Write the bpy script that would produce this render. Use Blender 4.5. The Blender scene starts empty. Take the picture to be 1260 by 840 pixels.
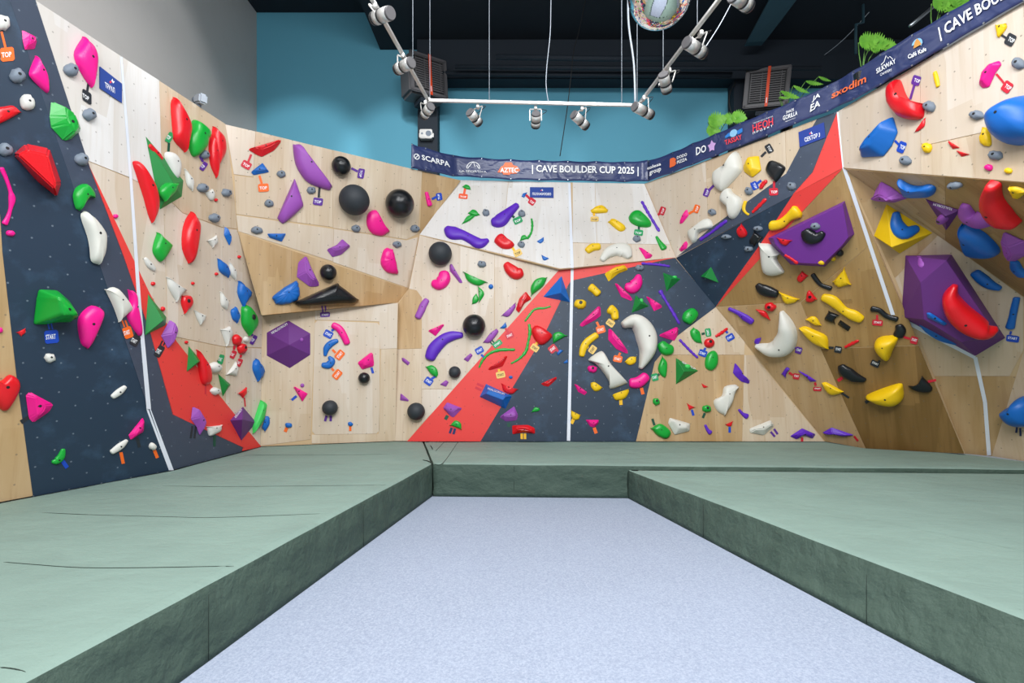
import bpy, bmesh, math, random
from mathutils import Vector, Matrix, noise
random.seed(7)
D = bpy.data; SC = bpy.context.scene; COL = SC.collection

# ------------------------------------------------------------------ camera
# level camera, 1.7 m above the hall floor, about 17.7 mm on a 36 mm frame, slight vertical shift
FPX, CX, CY, EYE = 620.0, 630.0, 448.0, 1.7
cam_data = D.cameras.new('camera'); cam = D.objects.new('camera', cam_data); COL.objects.link(cam)
cam_data.sensor_width = 36.0; cam_data.lens = FPX / 1260 * 36.0
cam_data.shift_y = (CY - 420.0) / 1260.0
cam_data.clip_start = 0.05; cam_data.clip_end = 100
cam.location = (0, 0, EYE); cam.rotation_euler = (math.pi / 2, 0, 0)
SC.camera = cam
# ------------------------------------------------------------------ world, lamps, exposure
W = D.worlds.new('world'); SC.world = W; W.use_nodes = True
bg = W.node_tree.nodes['Background']; bg.inputs[0].default_value = (0.86, 0.93, 1.0, 1); bg.inputs[1].default_value = 0.23
def area(name, loc, rot, sx, sy, power, col=(1, 1, 1)):
    l = D.lights.new(name, 'AREA'); l.shape = 'RECTANGLE'; l.size = sx; l.size_y = sy; l.energy = power; l.color = col
    o = D.objects.new(name, l); COL.objects.link(o); o.location = loc; o.rotation_euler = [math.radians(a) for a in rot]; return o
area('ceiling_lamp', (-1.7, 2.4, 6.9), (0, 0, 0), 1.0, 5.0, 165, (.97, .985, 1))
area('ceiling_lamp', (1.7, 2.4, 6.9), (0, 0, 0), 1.0, 5.0, 330, (.97, .985, 1))
area('ceiling_lamp', (0, -1.5, 6.6), (38, 0, 0), 7, 1.5, 620, (.97, .985, 1))
area('ceiling_lamp', (-.2, 6.75, 6.9), (0, 0, 0), 7.6, .5, 35, (.97, .985, 1))
def spot(loc, to, cone, power):
    l = D.lights.new('hall_spotlight', 'SPOT'); l.energy = power; l.spot_size = math.radians(cone); l.spot_blend = .25; l.shadow_soft_size = .25; l.color = (.95, .98, 1)
    o = D.objects.new('hall_spotlight', l); COL.objects.link(o); o.location = loc; o.rotation_euler = (Vector(to) - Vector(loc)).to_track_quat('-Z', 'Y').to_euler()
for x_, t_ in ((-2.6, -4.3), (-1.3, -2.2), (.2, .2), (1.7, 2.4), (3.0, 4.6)): spot((x_, 5.6, 7.3), (t_, 10.3, 5.75), 31, 400 if x_ < -1 else 210)
spot((-1.2, 4.6, 7.4), (-5.2, 6.6, 5.9), 50, 260)
SC.view_settings.view_transform = 'Standard'; SC.view_settings.look = 'None'
SC.view_settings.gamma = 1.0; SC.view_settings.use_curve_mapping = False
SC.view_settings.exposure = 0.17

# ------------------------------------------------------------------ survey helpers
MAT_TOP, WALL_TOP = 0.42, 5.02
CAMP = Vector((0, 0, EYE))
def ray(x, y): return Vector(((x - CX) / FPX, 1.0, (CY - y) / FPX))
def at_z(x, y, z): r = ray(x, y); return CAMP + r * ((z - EYE) / r.z)
def at_y(x, y, d): return CAMP + ray(x, y) * d
def plane(a, b, c):
    n = (b - a).cross(c - a).normalized()
    if n.dot(CAMP - a) < 0: n = -n
    return (n, a.copy())
def hit(P, x, y, off=0.0):
    n, a = P; r = ray(x, y); return CAMP + r * (((a + n * off) - CAMP).dot(n) / r.dot(n))
def frame_of(P, origin):
    n = P[0]; u = Vector((0, 0, 1)).cross(n).normalized(); v = n.cross(u).normalized()
    m = Matrix((u, v, n)).transposed().to_4x4(); m.translation = origin; return m
base = lambda x, y: at_z(x, y, MAT_TOP)
top = lambda x, y: at_z(x, y, WALL_TOP)
def inside(pts, x, y):
    c = False; n = len(pts)
    for i in range(n):
        x1, y1 = pts[i]; x2, y2 = pts[(i + 1) % n]
        if (y1 > y) != (y2 > y) and x < (x2 - x1) * (y - y1) / (y2 - y1) + x1: c = not c
    return c

# the flat faces of the climbing wall
PL = {}
PL['L2'] = plane(base(210, 578), base(320, 549), top(277, 153))
PL['L1'] = plane(base(40, 610), base(210, 578), hit(PL['L2'], 11, 0))
PL['M1'] = plane(top(277, 153), top(567, 222), hit(PL['L2'], 293, 285))
PL['M3'] = plane(base(320, 549), base(486, 542.5), hit(PL['L2'], 322, 388))
t1, t2 = top(793, 226), top(1031, 138)
PL['R2'] = plane(t1, t2, t2 + Vector((0, 0, -1)))
PL['C2'] = plane(base(486, 542.5), base(1015, 543), hit(PL['R2'], 832, 317))
PL['C1'] = plane(hit(PL['C2'], 516, 289), hit(PL['R2'], 832, 317), top(680, 224))
PL['M2'] = plane(hit(PL['M1'], 293, 285), hit(PL['M1'], 503, 355), hit(PL['M3'], 400, 381))
PL['M4'] = plane(hit(PL['M3'], 490, 372), hit(PL['M3'], 486, 542.5), hit(PL['C2'], 503, 356))
PL['R1'] = plane(hit(PL['R2'], 832, 317), hit(PL['R2'], 1037, 206), base(1015, 543))
PL['R6'] = plane(top(1031, 138), top(1260, 3), hit(PL['R2'], 1037, 206))
PL['R4'] = plane(hit(PL['R2'], 1040, 207), base(1187, 558), base(1220, 561))
PL['R3'] = plane(hit(PL['R6'], 1040, 207), hit(PL['R6'], 1260, 224), hit(PL['R4'], 1260, 365))
PL['R5'] = plane(base(1220, 561), base(1260, 567), hit(PL['R4'], 1260, 430))
FACETS = [  # face, outline, wall it belongs to
 ('L1', [(-3, -42), (11, 0), (182, 503), (210, 578), (40, 610), (-150, 645.7), (-260, -130)], 'left'),
 ('L2', [(-3, -42), (42, 0), (277, 153), (293, 285), (322, 388), (320, 549), (210, 578), (182, 503), (11, 0)], 'left'),
 ('M1', [(277, 153), (567, 222), (516, 289), (503, 355), (293, 285)], 'front'),
 ('M2', [(293, 285), (503, 355), (490, 372), (322, 388)], 'front'),
 ('M3', [(322, 388), (490, 372), (486, 542.5), (320, 549)], 'front'),
 ('C1', [(566, 221.5), (680, 224), (793, 226), (832, 317), (689, 331), (516, 289)], 'front'),
 ('C2', [(503, 355), (516, 289), (689, 331), (832, 317), (880, 377), (1015, 543), (486, 542.5), (490, 372)], 'front'),
 ('R2', [(793, 226), (1031, 137), (1038, 206.5), (832, 317)], 'right'),
 ('R1', [(832, 317), (1038, 206.5), (1187, 558), (1065, 551.5), (1015, 543), (880, 377)], 'right'),
 ('R6', [(1031, 137), (1260, 3), (1430, -97), (1430, 236.5), (1260, 224), (1038, 206.5)], 'right'),
 ('R3', [(1038, 206.5), (1260, 224), (1430, 236.5), (1430, 486), (1260, 365)], 'right'),
 ('R4', [(1038, 206.5), (1260, 365), (1260, 430), (1220, 561), (1187, 558)], 'right'),
 ('R5', [(1260, 365), (1430, 486), (1430, 594), (1260, 567), (1220, 561), (1260, 430)], 'right')]
def facet_at(x, y):
    for k, pts, w in FACETS:
        if inside(pts, x, y): return k
    return min(FACETS, key=lambda f: min((px - x) ** 2 + (py - y) ** 2 for px, py in f[1]))[0]

# ------------------------------------------------------------------ materials
def lin(h):
    h = h.lstrip('#'); c = [int(h[i:i + 2], 16) / 255 for i in (0, 2, 4)]
    return tuple((v / 12.92 if v <= .04045 else ((v + .055) / 1.055) ** 2.4) for v in c) + (1,)
MATS = {}
def new_mat(name, colour, rough=.5, metal=0.0, spec=.5, bump=None, coat=0):
    m = D.materials.new(name); m.use_nodes = True; nt = m.node_tree; b = nt.nodes['Principled BSDF']
    b.inputs['Base Color'].default_value = lin(colour) if isinstance(colour, str) else colour
    b.inputs['Roughness'].default_value = rough; b.inputs['Metallic'].default_value = metal
    b.inputs['Specular IOR Level'].default_value = spec; b.inputs['Coat Weight'].default_value = coat
    if bump:
        s, d = bump; tc = nt.nodes.new('ShaderNodeTexCoord'); n = nt.nodes.new('ShaderNodeTexNoise'); n.inputs['Scale'].default_value = s
        n.inputs['Detail'].default_value = 4
        bp = nt.nodes.new('ShaderNodeBump'); bp.inputs['Distance'].default_value = d; bp.inputs['Strength'].default_value = .6
        nt.links.new(tc.outputs['Object'], n.inputs['Vector']); nt.links.new(n.outputs['Fac'], bp.inputs['Height']); nt.links.new(bp.outputs['Normal'], b.inputs['Normal'])
    MATS[name] = m; return m
def N(nt, t, **kw):
    n = nt.nodes.new(t)
    for k, v in kw.items(): setattr(n, k, v)
    return n
def mathn(nt, op, a, b=None, c=None):
    n = N(nt, 'ShaderNodeMath', operation=op)
    for i, v in enumerate((a, b, c)):
        if v is None: continue
        if isinstance(v, (int, float)): n.inputs[i].default_value = v
        else: nt.links.new(v, n.inputs[i])
    return n.outputs[0]
def mix(nt, f, a, b, bt='MIX'):
    n = N(nt, 'ShaderNodeMix', data_type='RGBA', blend_type=bt)
    for s, v in ((0, f), (6, a), (7, b)):
        if isinstance(v, (int, float)): n.inputs[s].default_value = v
        elif isinstance(v, tuple): n.inputs[s].default_value = v
        else: nt.links.new(v, n.inputs[s])
    return n.outputs[2]
def tnut_mask(nt, uv):
    """staggered grid of bolt sockets, 18 mm wide, every 20 cm; uv in metres"""
    sep = N(nt, 'ShaderNodeSeparateXYZ'); nt.links.new(uv, sep.inputs[0])
    def grid(ox, oy):
        fx = mathn(nt, 'ABSOLUTE', mathn(nt, 'SUBTRACT', mathn(nt, 'FRACT', mathn(nt, 'ADD', mathn(nt, 'DIVIDE', sep.outputs[0], .29), ox)), .5))
        fy = mathn(nt, 'ABSOLUTE', mathn(nt, 'SUBTRACT', mathn(nt, 'FRACT', mathn(nt, 'ADD', mathn(nt, 'DIVIDE', sep.outputs[1], .29), oy)), .5))
        d = mathn(nt, 'ADD', mathn(nt, 'MULTIPLY', fx, fx), mathn(nt, 'MULTIPLY', fy, fy))
        return mathn(nt, 'LESS_THAN', d, (.0085 / .29) ** 2)
    return mathn(nt, 'MAXIMUM', grid(0, 0), grid(.5, .5))
def wall_mat(name, c1, c2, c3=None, dot='#6b6255', rough=.55, wood=True, dots=True, dotmix=.6):
    m = D.materials.new(name); m.use_nodes = True; nt = m.node_tree; b = nt.nodes['Principled BSDF']; b.inputs['Roughness'].default_value = rough
    uv = N(nt, 'ShaderNodeUVMap'); uv.uv_map = 'UVMap'
    oi = N(nt, 'ShaderNodeObjectInfo')
    if wood:
        off = N(nt, 'ShaderNodeVectorMath', operation='ADD'); nt.links.new(uv.outputs[0], off.inputs[0])
        sc = N(nt, 'ShaderNodeVectorMath', operation='SCALE'); sc.inputs[0].default_value = (37, 91, 13); nt.links.new(oi.outputs['Random'], sc.inputs['Scale']); nt.links.new(sc.outputs[0], off.inputs[1])
        # veneer leaves: broad stripes, then stretched grain, then figure
        mp = N(nt, 'ShaderNodeMapping'); mp.inputs['Scale'].default_value = (1, .13, 1); nt.links.new(off.outputs[0], mp.inputs[0])
        n1 = N(nt, 'ShaderNodeTexNoise'); n1.inputs['Scale'].default_value = 2.6; n1.inputs['Detail'].default_value = 6; n1.inputs['Distortion'].default_value = .9; nt.links.new(mp.outputs[0], n1.inputs[0])
        mp2 = N(nt, 'ShaderNodeMapping'); mp2.inputs['Scale'].default_value = (9, .5, 1); nt.links.new(off.outputs[0], mp2.inputs[0])
        n2 = N(nt, 'ShaderNodeTexNoise'); n2.inputs['Scale'].default_value = 3; n2.inputs['Detail'].default_value = 4; nt.links.new(mp2.outputs[0], n2.inputs[0])
        vo = N(nt, 'ShaderNodeTexVoronoi'); vo.inputs['Scale'].default_value = 1.0; vo.distance = 'CHEBYCHEV'
        mp3 = N(nt, 'ShaderNodeMapping'); mp3.inputs['Scale'].default_value = (3.2, .55, 1); nt.links.new(off.outputs[0], mp3.inputs[0]); nt.links.new(mp3.outputs[0], vo.inputs[0])
        sepc = N(nt, 'ShaderNodeSeparateColor'); nt.links.new(vo.outputs['Color'], sepc.inputs[0])
        r1 = N(nt, 'ShaderNodeMapRange'); r1.inputs[1].default_value = .38; r1.inputs[2].default_value = .68; nt.links.new(n1.outputs['Fac'], r1.inputs[0])
        c = mix(nt, r1.outputs[0], lin(c1), lin(c2))
        c = mix(nt, mathn(nt, 'MULTIPLY', sepc.outputs[0], .5), c, lin(c3 or c2))
        r2 = N(nt, 'ShaderNodeMapRange'); r2.inputs[1].default_value = .5; r2.inputs[2].default_value = .8; nt.links.new(n2.outputs['Fac'], r2.inputs[0])
        c = mix(nt, mathn(nt, 'MULTIPLY', r2.outputs[0], .42), c, lin(c3 or c2))
        bp = N(nt, 'ShaderNodeBump'); bp.inputs['Strength'].default_value = .08; bp.inputs['Distance'].default_value = .002; nt.links.new(n2.outputs['Fac'], bp.inputs['Height']); nt.links.new(bp.outputs[0], b.inputs['Normal'])
    else:
        n1 = N(nt, 'ShaderNodeTexNoise'); n1.inputs['Scale'].default_value = 2.2; n1.inputs['Detail'].default_value = 8; n1.inputs['Roughness'].default_value = .65; nt.links.new(uv.outputs[0], n1.inputs[0])
        r1 = N(nt, 'ShaderNodeMapRange'); r1.inputs[1].default_value = .52; r1.inputs[2].default_value = .95; nt.links.new(n1.outputs['Fac'], r1.inputs[0])
        c = mix(nt, r1.outputs[0], lin(c1), lin(c2))
    if dots: c = mix(nt, mathn(nt, 'MULTIPLY', tnut_mask(nt, uv.outputs[0]), dotmix), c, lin(dot))
    nt.links.new(c, b.inputs['Base Color']); MATS[name] = m; return m
wall_mat('ply_birch', '#d6c6b0', '#cab69a', '#b39471')
wall_mat('ply_pale', '#dbd0c3', '#d1c3b2', '#c0a98b')
wall_mat('ply_white', '#e0dedc', '#d8d5d1', '#c8beb1', dot='#8b877f')
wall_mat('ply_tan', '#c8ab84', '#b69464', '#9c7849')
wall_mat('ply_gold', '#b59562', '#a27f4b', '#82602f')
wall_mat('ply_amber_shaded', '#987544', '#82632f', '#5f441b')  # amber veneer, darkened further so the overhang's shade sits in the colour
wall_mat('paint_navy', '#203347', '#42607d', dot='#9aa7b4', wood=False, rough=.5, dotmix=.35)
wall_mat('paint_slate', '#3a4557', '#525f75', dot='#9aa7b4', wood=False, rough=.5, dotmix=.32)
wall_mat('paint_red', '#e33c37', '#e64a42', dot='#9c2f26', wood=False, rough=.5, dotmix=.6)
wall_mat('tape_white', '#dfe4ee', '#cdd3e0', wood=False, dots=False)
wall_mat('teal_wall', '#5fa7bf', '#63abc3', wood=False, dots=False, rough=.8)
wall_mat('grey_wall', '#c2bdb9', '#bab5b1', wood=False, dots=False, rough=.85)
new_mat('dark_ceiling', '#131c26', .8)
new_mat('dark_beam', '#18232e', .75)
new_mat('dark_teal_beam', '#2c4c58', .7)
new_mat('ply_edge', '#c9ad86', .7)
PLASTIC = {'p': ('#f0128c', .38), 'e': ('#77828f', .6), 'r': ('#dc1420', .3), 'g': ('#12a236', .32), 'w': ('#d9d8d2', .55), 'c': ('#dad9d0', .5),
 'm': ('#9a4fb0', .5), 'v': ('#652c7c', .6), 'V': ('#6d2a8e', .6), 'b': ('#0d66bd', .42), 'y': ('#efc40c', .42), 'k': ('#14171b', .28), 'q': ('#0f8036', .5), 'K': ('#2a3036', .62), 'i': ('#5a22b8', .45), 'l': ('#3cc95a', .5)}
for k, (c, r) in PLASTIC.items(): new_mat('plastic_' + {'V': 'volume', 'K': 'matt'}.get(k, k), c, r, bump=(160, .0012))
for k, c in {'o': '#f26a1c', 'O': '#ef6038', 'K': '#23272e', 'B': '#1145b8', 'U': '#5b2a93', 'G': '#17995a', 'R': '#cc1f35', 'Y': '#e9c46c', 'D': '#0b4a37', 'N': '#12265c'}.items(): new_mat('tag_' + {'O': 'vermilion', 'o': 'orange'}.get(k, k), c, .5)
new_mat('arm_yellow', '#f0b91c', .5)
new_mat('lettering_white', '#f2f4f6', .5); new_mat('lettering_dark', '#2a2a2a', .5)
new_mat('bolt_dark', '#15171a', .5); new_mat('steel', '#9aa0a6', .35, .9)
new_mat('lamp_white', '#cfcdc9', .32, .35, coat=.3); new_mat('lamp_black', '#15161a', .4); new_mat('lens_glass', '#c8d2dc', .08, .0, .9)
new_mat('cooler_grey', '#5c5a5c', .5); new_mat('cooler_dark', '#26282a', .6); new_mat('orange_strap', '#e3491c', .5)
new_mat('cable_white', '#aab2bc', .5); new_mat('cable_black', '#101214', .6); new_mat('mirror', '#f2f2f2', .03, 1.0)
new_mat('sign_blue', '#2a4796', .45); new_mat('logo_orange', '#f0703c', .5); new_mat('logo_red', '#ef4450', .5); new_mat('logo_blue', '#2f7fd0', .5); new_mat('logo_lilac', '#cda6dc', .5); new_mat('logo_sand', '#d99a4a', .5); new_mat('logo_sky', '#8cc2e6', .5)
new_mat('sign_dark_blue', '#173a94', .45)

def cloth_mat(name, c1, c2, scale, wr, fine, rough=.75, sheen=0):
    m = D.materials.new(name); m.use_nodes = True; nt = m.node_tree; b = nt.nodes['Principled BSDF']; b.inputs['Roughness'].default_value = rough
    tc = N(nt, 'ShaderNodeTexCoord'); mp = N(nt, 'ShaderNodeMapping'); mp.inputs['Scale'].default_value = (.8, 1.3, 1.2); nt.links.new(tc.outputs['Object'], mp.inputs[0])
    n = N(nt, 'ShaderNodeTexNoise'); n.inputs['Scale'].default_value = scale; n.inputs['Detail'].default_value = 7; n.inputs['Roughness'].default_value = .55; n.inputs['Distortion'].default_value = .15; nt.links.new(mp.outputs[0], n.inputs[0])
    f = N(nt, 'ShaderNodeTexNoise'); f.inputs['Scale'].default_value = fine; f.inputs['Detail'].default_value = 2; nt.links.new(tc.outputs['Object'], f.inputs[0])
    r = N(nt, 'ShaderNodeMapRange'); r.inputs[1].default_value = .3; r.inputs[2].default_value = .75; nt.links.new(n.outputs['Fac'], r.inputs[0])
    nt.links.new(mix(nt, r.outputs[0], lin(c1), lin(c2)), b.inputs['Base Color'])
    bp = N(nt, 'ShaderNodeBump'); bp.inputs['Distance'].default_value = wr; bp.inputs['Strength'].default_value = .55; nt.links.new(n.outputs['Fac'], bp.inputs['Height'])
    bp2 = N(nt, 'ShaderNodeBump'); bp2.inputs['Distance'].default_value = .002; bp2.inputs['Strength'].default_value = .25; nt.links.new(f.outputs['Fac'], bp2.inputs['Height']); nt.links.new(bp.outputs[0], bp2.inputs['Normal']); nt.links.new(bp2.outputs[0], b.inputs['Normal'])
    MATS[name] = m; return m
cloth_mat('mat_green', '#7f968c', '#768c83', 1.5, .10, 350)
cloth_mat('mat_green_shaded', '#43564b', '#3c4f44', 3.0, .13, 350)  # same cover green, darkened: shade on the upright sides is painted in
def carpet_mat():
    m = D.materials.new('carpet'); m.use_nodes = True; nt = m.node_tree; b = nt.nodes['Principled BSDF']; b.inputs['Roughness'].default_value = .95; b.inputs['Specular IOR Level'].default_value = .1
    tc = N(nt, 'ShaderNodeTexCoord')
    a = N(nt, 'ShaderNodeTexNoise'); a.inputs['Scale'].default_value = 75; a.inputs['Detail'].default_value = 6; a.inputs['Roughness'].default_value = .8; nt.links.new(tc.outputs['Object'], a.inputs[0])
    mp = N(nt, 'ShaderNodeMapping'); mp.inputs['Scale'].default_value = (60, 1.6, 1); nt.links.new(tc.outputs['Object'], mp.inputs[0])
    l = N(nt, 'ShaderNodeTexNoise'); l.inputs['Scale'].default_value = 1; l.inputs['Detail'].default_value = 3; nt.links.new(mp.outputs[0], l.inputs[0])
    g = N(nt, 'ShaderNodeTexNoise'); g.inputs['Scale'].default_value = 1.1; g.inputs['Detail'].default_value = 5; nt.links.new(tc.outputs['Object'], g.inputs[0])
    r = N(nt, 'ShaderNodeMapRange'); r.inputs[1].default_value = .33; r.inputs[2].default_value = .67; nt.links.new(a.outputs['Fac'], r.inputs[0])
    c = mix(nt, r.outputs[0], lin('#7c8698'), lin('#b2bac8'))
    c = mix(nt, mathn(nt, 'MULTIPLY', l.outputs['Fac'], .3), c, lin('#7d88a0'))
    c = mix(nt, mathn(nt, 'MULTIPLY', g.outputs['Fac'], .25), c, lin('#a9b4ca'))
    nt.links.new(c, b.inputs['Base Color'])
    bp = N(nt, 'ShaderNodeBump'); bp.inputs['Distance'].default_value = .004; bp.inputs['Strength'].default_value = .5; nt.links.new(a.outputs['Fac'], bp.inputs['Height']); nt.links.new(bp.outputs[0], b.inputs['Normal'])
    MATS['carpet'] = m
carpet_mat()
def banner_mat():
    m = new_mat('banner_navy', '#2f3a66', .36, 0, .6); nt = m.node_tree; b = nt.nodes['Principled BSDF']
    tc = N(nt, 'ShaderNodeTexCoord'); mp = N(nt, 'ShaderNodeMapping'); mp.inputs['Scale'].default_value = (1.6, 1.6, 2.4); mp.inputs['Rotation'].default_value = (0, .7, .3); nt.links.new(tc.outputs['Object'], mp.inputs[0])
    n = N(nt, 'ShaderNodeTexNoise'); n.inputs['Scale'].default_value = 1.7; n.inputs['Detail'].default_value = 2; n.inputs['Distortion'].default_value = .8; nt.links.new(mp.outputs[0], n.inputs[0])
    bp = N(nt, 'ShaderNodeBump'); bp.inputs['Distance'].default_value = .06; bp.inputs['Strength'].default_value = .8; nt.links.new(n.outputs['Fac'], bp.inputs['Height']); nt.links.new(bp.outputs[0], b.inputs['Normal'])
banner_mat()
def leaf_mat():
    m = new_mat('leaf_green', '#4f9a28', .45); nt = m.node_tree; b = nt.nodes['Principled BSDF']
    tc = N(nt, 'ShaderNodeTexCoord'); n = N(nt, 'ShaderNodeTexNoise'); n.inputs['Scale'].default_value = 12; nt.links.new(tc.outputs['Object'], n.inputs[0])
    nt.links.new(mix(nt, n.outputs['Fac'], lin('#3c8a22'), lin('#8cc84a')), b.inputs['Base Color'])
leaf_mat(); new_mat('stem_green', '#5a8a3a', .6)

# ------------------------------------------------------------------ object helpers
def link(name, me, mat=None, parent=None, smooth=False, world=None):
    o = D.objects.new(name, me); COL.objects.link(o)
    if mat: me.materials.append(MATS[mat] if isinstance(mat, str) else mat)
    if smooth:
        for p in me.polygons: p.use_smooth = True
    if world is not None: o.matrix_world = world
    if parent is not None:
        o.parent = parent
        o.matrix_parent_inverse = Matrix()
        if world is not None: o.matrix_basis = parent.matrix_world.inverted() @ world
    return o
def mesh(verts, faces, name='m'):
    me = D.meshes.new(name); me.from_pydata([tuple(v) for v in verts], [], faces); me.update(); return me
def empty(name, world):
    o = D.objects.new(name, None); COL.objects.link(o); o.empty_display_size = .05; o.matrix_world = world; return o
def tag(o, label=None, cat=None, group=None, kind=None):
    for k, v in (('label', label), ('category', cat), ('group', group), ('kind', kind)):
        if v: o[k] = v
    return o
def box_bm(bm, sx, sy, sz, loc=(0, 0, 0), rot=None, bev=0):
    r = bmesh.ops.create_cube(bm, size=1); vs = r['verts']
    bmesh.ops.scale(bm, vec=(sx, sy, sz), verts=vs)
    if bev:
        es = list({e for v in vs for e in v.link_edges}); rb = bmesh.ops.bevel(bm, geom=es, offset=bev, segments=2, affect='EDGES'); vs = list({v for f in rb['faces'] for v in f.verts} | {v for v in vs if v.is_valid})
    m = Matrix.Translation(loc) @ (rot.to_4x4() if rot else Matrix())
    bmesh.ops.transform(bm, matrix=m, verts=vs)
def cyl_bm(bm, p, q, r1, r2=None, seg=14, caps=True):
    p, q = Vector(p), Vector(q); d = q - p
    rr = bmesh.ops.create_cone(bm, cap_ends=caps, segments=seg, radius1=r1, radius2=r1 if r2 is None else r2, depth=d.length)
    m = Matrix.Translation((p + q) / 2) @ d.to_track_quat('Z', 'Y').to_matrix().to_4x4(); bmesh.ops.transform(bm, matrix=m, verts=rr['verts'])
def bm_obj(name, bm, mat, parent=None, smooth=False, world=None):
    me = D.meshes.new(name); bm.to_mesh(me); bm.free(); return link(name, me, mat, parent, smooth, world)
def tube(name, pts, r, mat, parent=None, world=None, seg=8):
    """continuous round tube through points"""
    pts = [Vector(p) for p in pts]; V, Fc = [], []
    for i, p in enumerate(pts):
        d = (pts[min(i + 1, len(pts) - 1)] - pts[max(i - 1, 0)]).normalized()
        a = d.orthogonal().normalized() if abs(d.z) > .9 else d.cross(Vector((0, 0, 1))).normalized(); b = d.cross(a)
        rr = r[i] if isinstance(r, (list, tuple)) else r
        for j in range(seg): t = 2 * math.pi * j / seg; V.append(p + (a * math.cos(t) + b * math.sin(t)) * rr)
    for i in range(len(pts) - 1):
        for j in range(seg): Fc.append((i * seg + j, i * seg + (j + 1) % seg, (i + 1) * seg + (j + 1) % seg, (i + 1) * seg + j))
    Fc.append(tuple(range(seg))[::-1]); Fc.append(tuple((len(pts) - 1) * seg + j for j in range(seg)))
    return link(name, mesh(V, Fc), mat, parent, True, world)
def catmull(P, n, closed):
    out = []; L = len(P); rng = L if closed else L - 1
    for i in range(rng):
        g = (lambda k: P[k % L]) if closed else (lambda k: P[max(0, min(L - 1, k))])
        p0, p1, p2, p3 = g(i - 1), g(i), g(i + 1), g(i + 2)
        for s in range(n):
            t = s / n
            out.append(tuple(.5 * (2 * b + (c - a) * t + (2 * a - 5 * b + 4 * c - d) * t * t + (3 * b - a - 3 * c + d) * t ** 3) for a, b, c, d in zip(p0, p1, p2, p3)))
    if not closed: out.append(P[-1])
    return out
def slab(name, P, pts, thick, mat, parent=None, off=0.0, origin=None, bevel=0):
    """board with outline pts lying on wall face P; object origin on the face"""
    c = (sum(p[0] for p in pts) / len(pts), sum(p[1] for p in pts) / len(pts))
    O = origin or hit(P, *c); M = frame_of(P, O); Mi = M.inverted()
    w = [Mi @ hit(P, *p) for p in pts]
    ar = sum(w[i].x * w[(i + 1) % len(w)].y - w[(i + 1) % len(w)].x * w[i].y for i in range(len(w)))
    if ar < 0: w.reverse()
    n = len(w)
    V = [(q.x, q.y, off) for q in w] + [(q.x, q.y, off + thick) for q in w]
    Fc = [tuple(range(n))[::-1], tuple(range(n, 2 * n))] + [(i, (i + 1) % n, n + (i + 1) % n, n + i) for i in range(n)]
    me = mesh(V, Fc)
    uvl = me.uv_layers.new(name='UVMap'); M0 = frame_of(P, P[1]).inverted() @ M
    for lp in me.loops:
        q = M0 @ me.vertices[lp.vertex_index].co; uvl.data[lp.index].uv = (q.x, q.y)
    o = link(name, me, mat, parent, False, M)
    if bevel:
        b = o.modifiers.new('bevel', 'BEVEL'); b.width = bevel; b.segments = 2
    return o

# ------------------------------------------------------------------ setting: hall shell
def flat(name, pts, mat, kind='structure', uvscale=True):
    me = mesh(pts, [tuple(range(len(pts)))]); uv = me.uv_layers.new(name='UVMap')
    P = (Vector(pts[1]) - Vector(pts[0])).normalized()
    for lp in me.loops:
        v = Vector(pts[lp.vertex_index]) - Vector(pts[0]); uv.data[lp.index].uv = (v.dot(P), v.z if abs(P.z) < .5 else v.x)
    return tag(link(name, me, mat), kind=kind)
def boxo(name, x0, x1, y0, y1, z0, z1, mat, parent=None, bev=0):
    bm = bmesh.new(); box_bm(bm, x1 - x0, y1 - y0, z1 - z0, (0, 0, 0), None, bev)
    o = bm_obj(name, bm, mat, parent, False, Matrix.Translation(((x0 + x1) / 2, (y0 + y1) / 2, (z0 + z1) / 2)))
    uv = o.data.uv_layers.new(name='UVMap')
    for p in o.data.polygons:
        for li in p.loop_indices:
            v = o.data.vertices[o.data.loops[li].vertex_index].co; uv.data[li].uv = (v.x + v.y, v.z)
    return o
YB = 10.3; XL = -5.22
tag(boxo('floor', -8, 8.5, -3, YB + .3, -.2, 0, 'carpet'), kind='structure')
tag(boxo('wall_back', XL - .3, 8.5, YB, YB + .3, 0, 9.4, 'teal_wall'), kind='structure')
tag(boxo('wall_left', XL - .3, XL, -1.0, YB, 0, 9.4, 'grey_wall'), kind='structure')
zc = at_y(380, 15.5, YB).z
tag(boxo('ceiling', -8, 8.5, -1.0, YB + .3, zc, zc + .3, 'dark_ceiling'), kind='structure')
zb = at_y(480, 61.5, YB).z; xb = at_y(468, 60, YB).x
o = boxo('ceiling_bulkhead', xb, 8.4, 1.0, YB - .01, zb, zc - .01, 'dark_ceiling'); tag(o, kind='structure')
zz = at_y(700, 97, YB - .35).z
tag(boxo('ceiling_beam', at_y(538, 90, YB - .35).x - .4, 8.3, YB - .35, YB - .02, zz, zb - .01, 'dark_beam'), kind='structure')
for x0, x1, n in ((514, 538.5, 0), (903, 945, 1)):
    tag(boxo('column', at_y(x0, 150, YB - .3).x, at_y(x1, 150, YB - .3).x, YB - .3, YB - .02, 0.1, zz if n else zb - .02, 'dark_beam'), kind='structure')
# ducts and pipes below the dark ceiling
for (x0, y0, x1, y1, d0, d1, r) in ((530, 90, 900, 92, 9.7, 9.7, .05), (560, 82, 1010, 84, 9.5, 9.5, .04), (610, 70, 870, 72, 9.3, 9.3, .05)):
    tag(tube('pipe', [at_y(x0, y0, d0), at_y((x0 + x1) / 2, (y0 + y1) / 2 + 1, (d0 + d1) / 2), at_y(x1, y1, d1)], r, 'dark_beam'), kind='structure')
tag(tube('pipe', [at_y(1062, -10, 9.0), at_y(1062, 28, 9.0), at_y(1053, 30, 9.0), at_y(1053, 66, 9.0)], .025, 'dark_teal_beam'), kind='structure')
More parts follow.
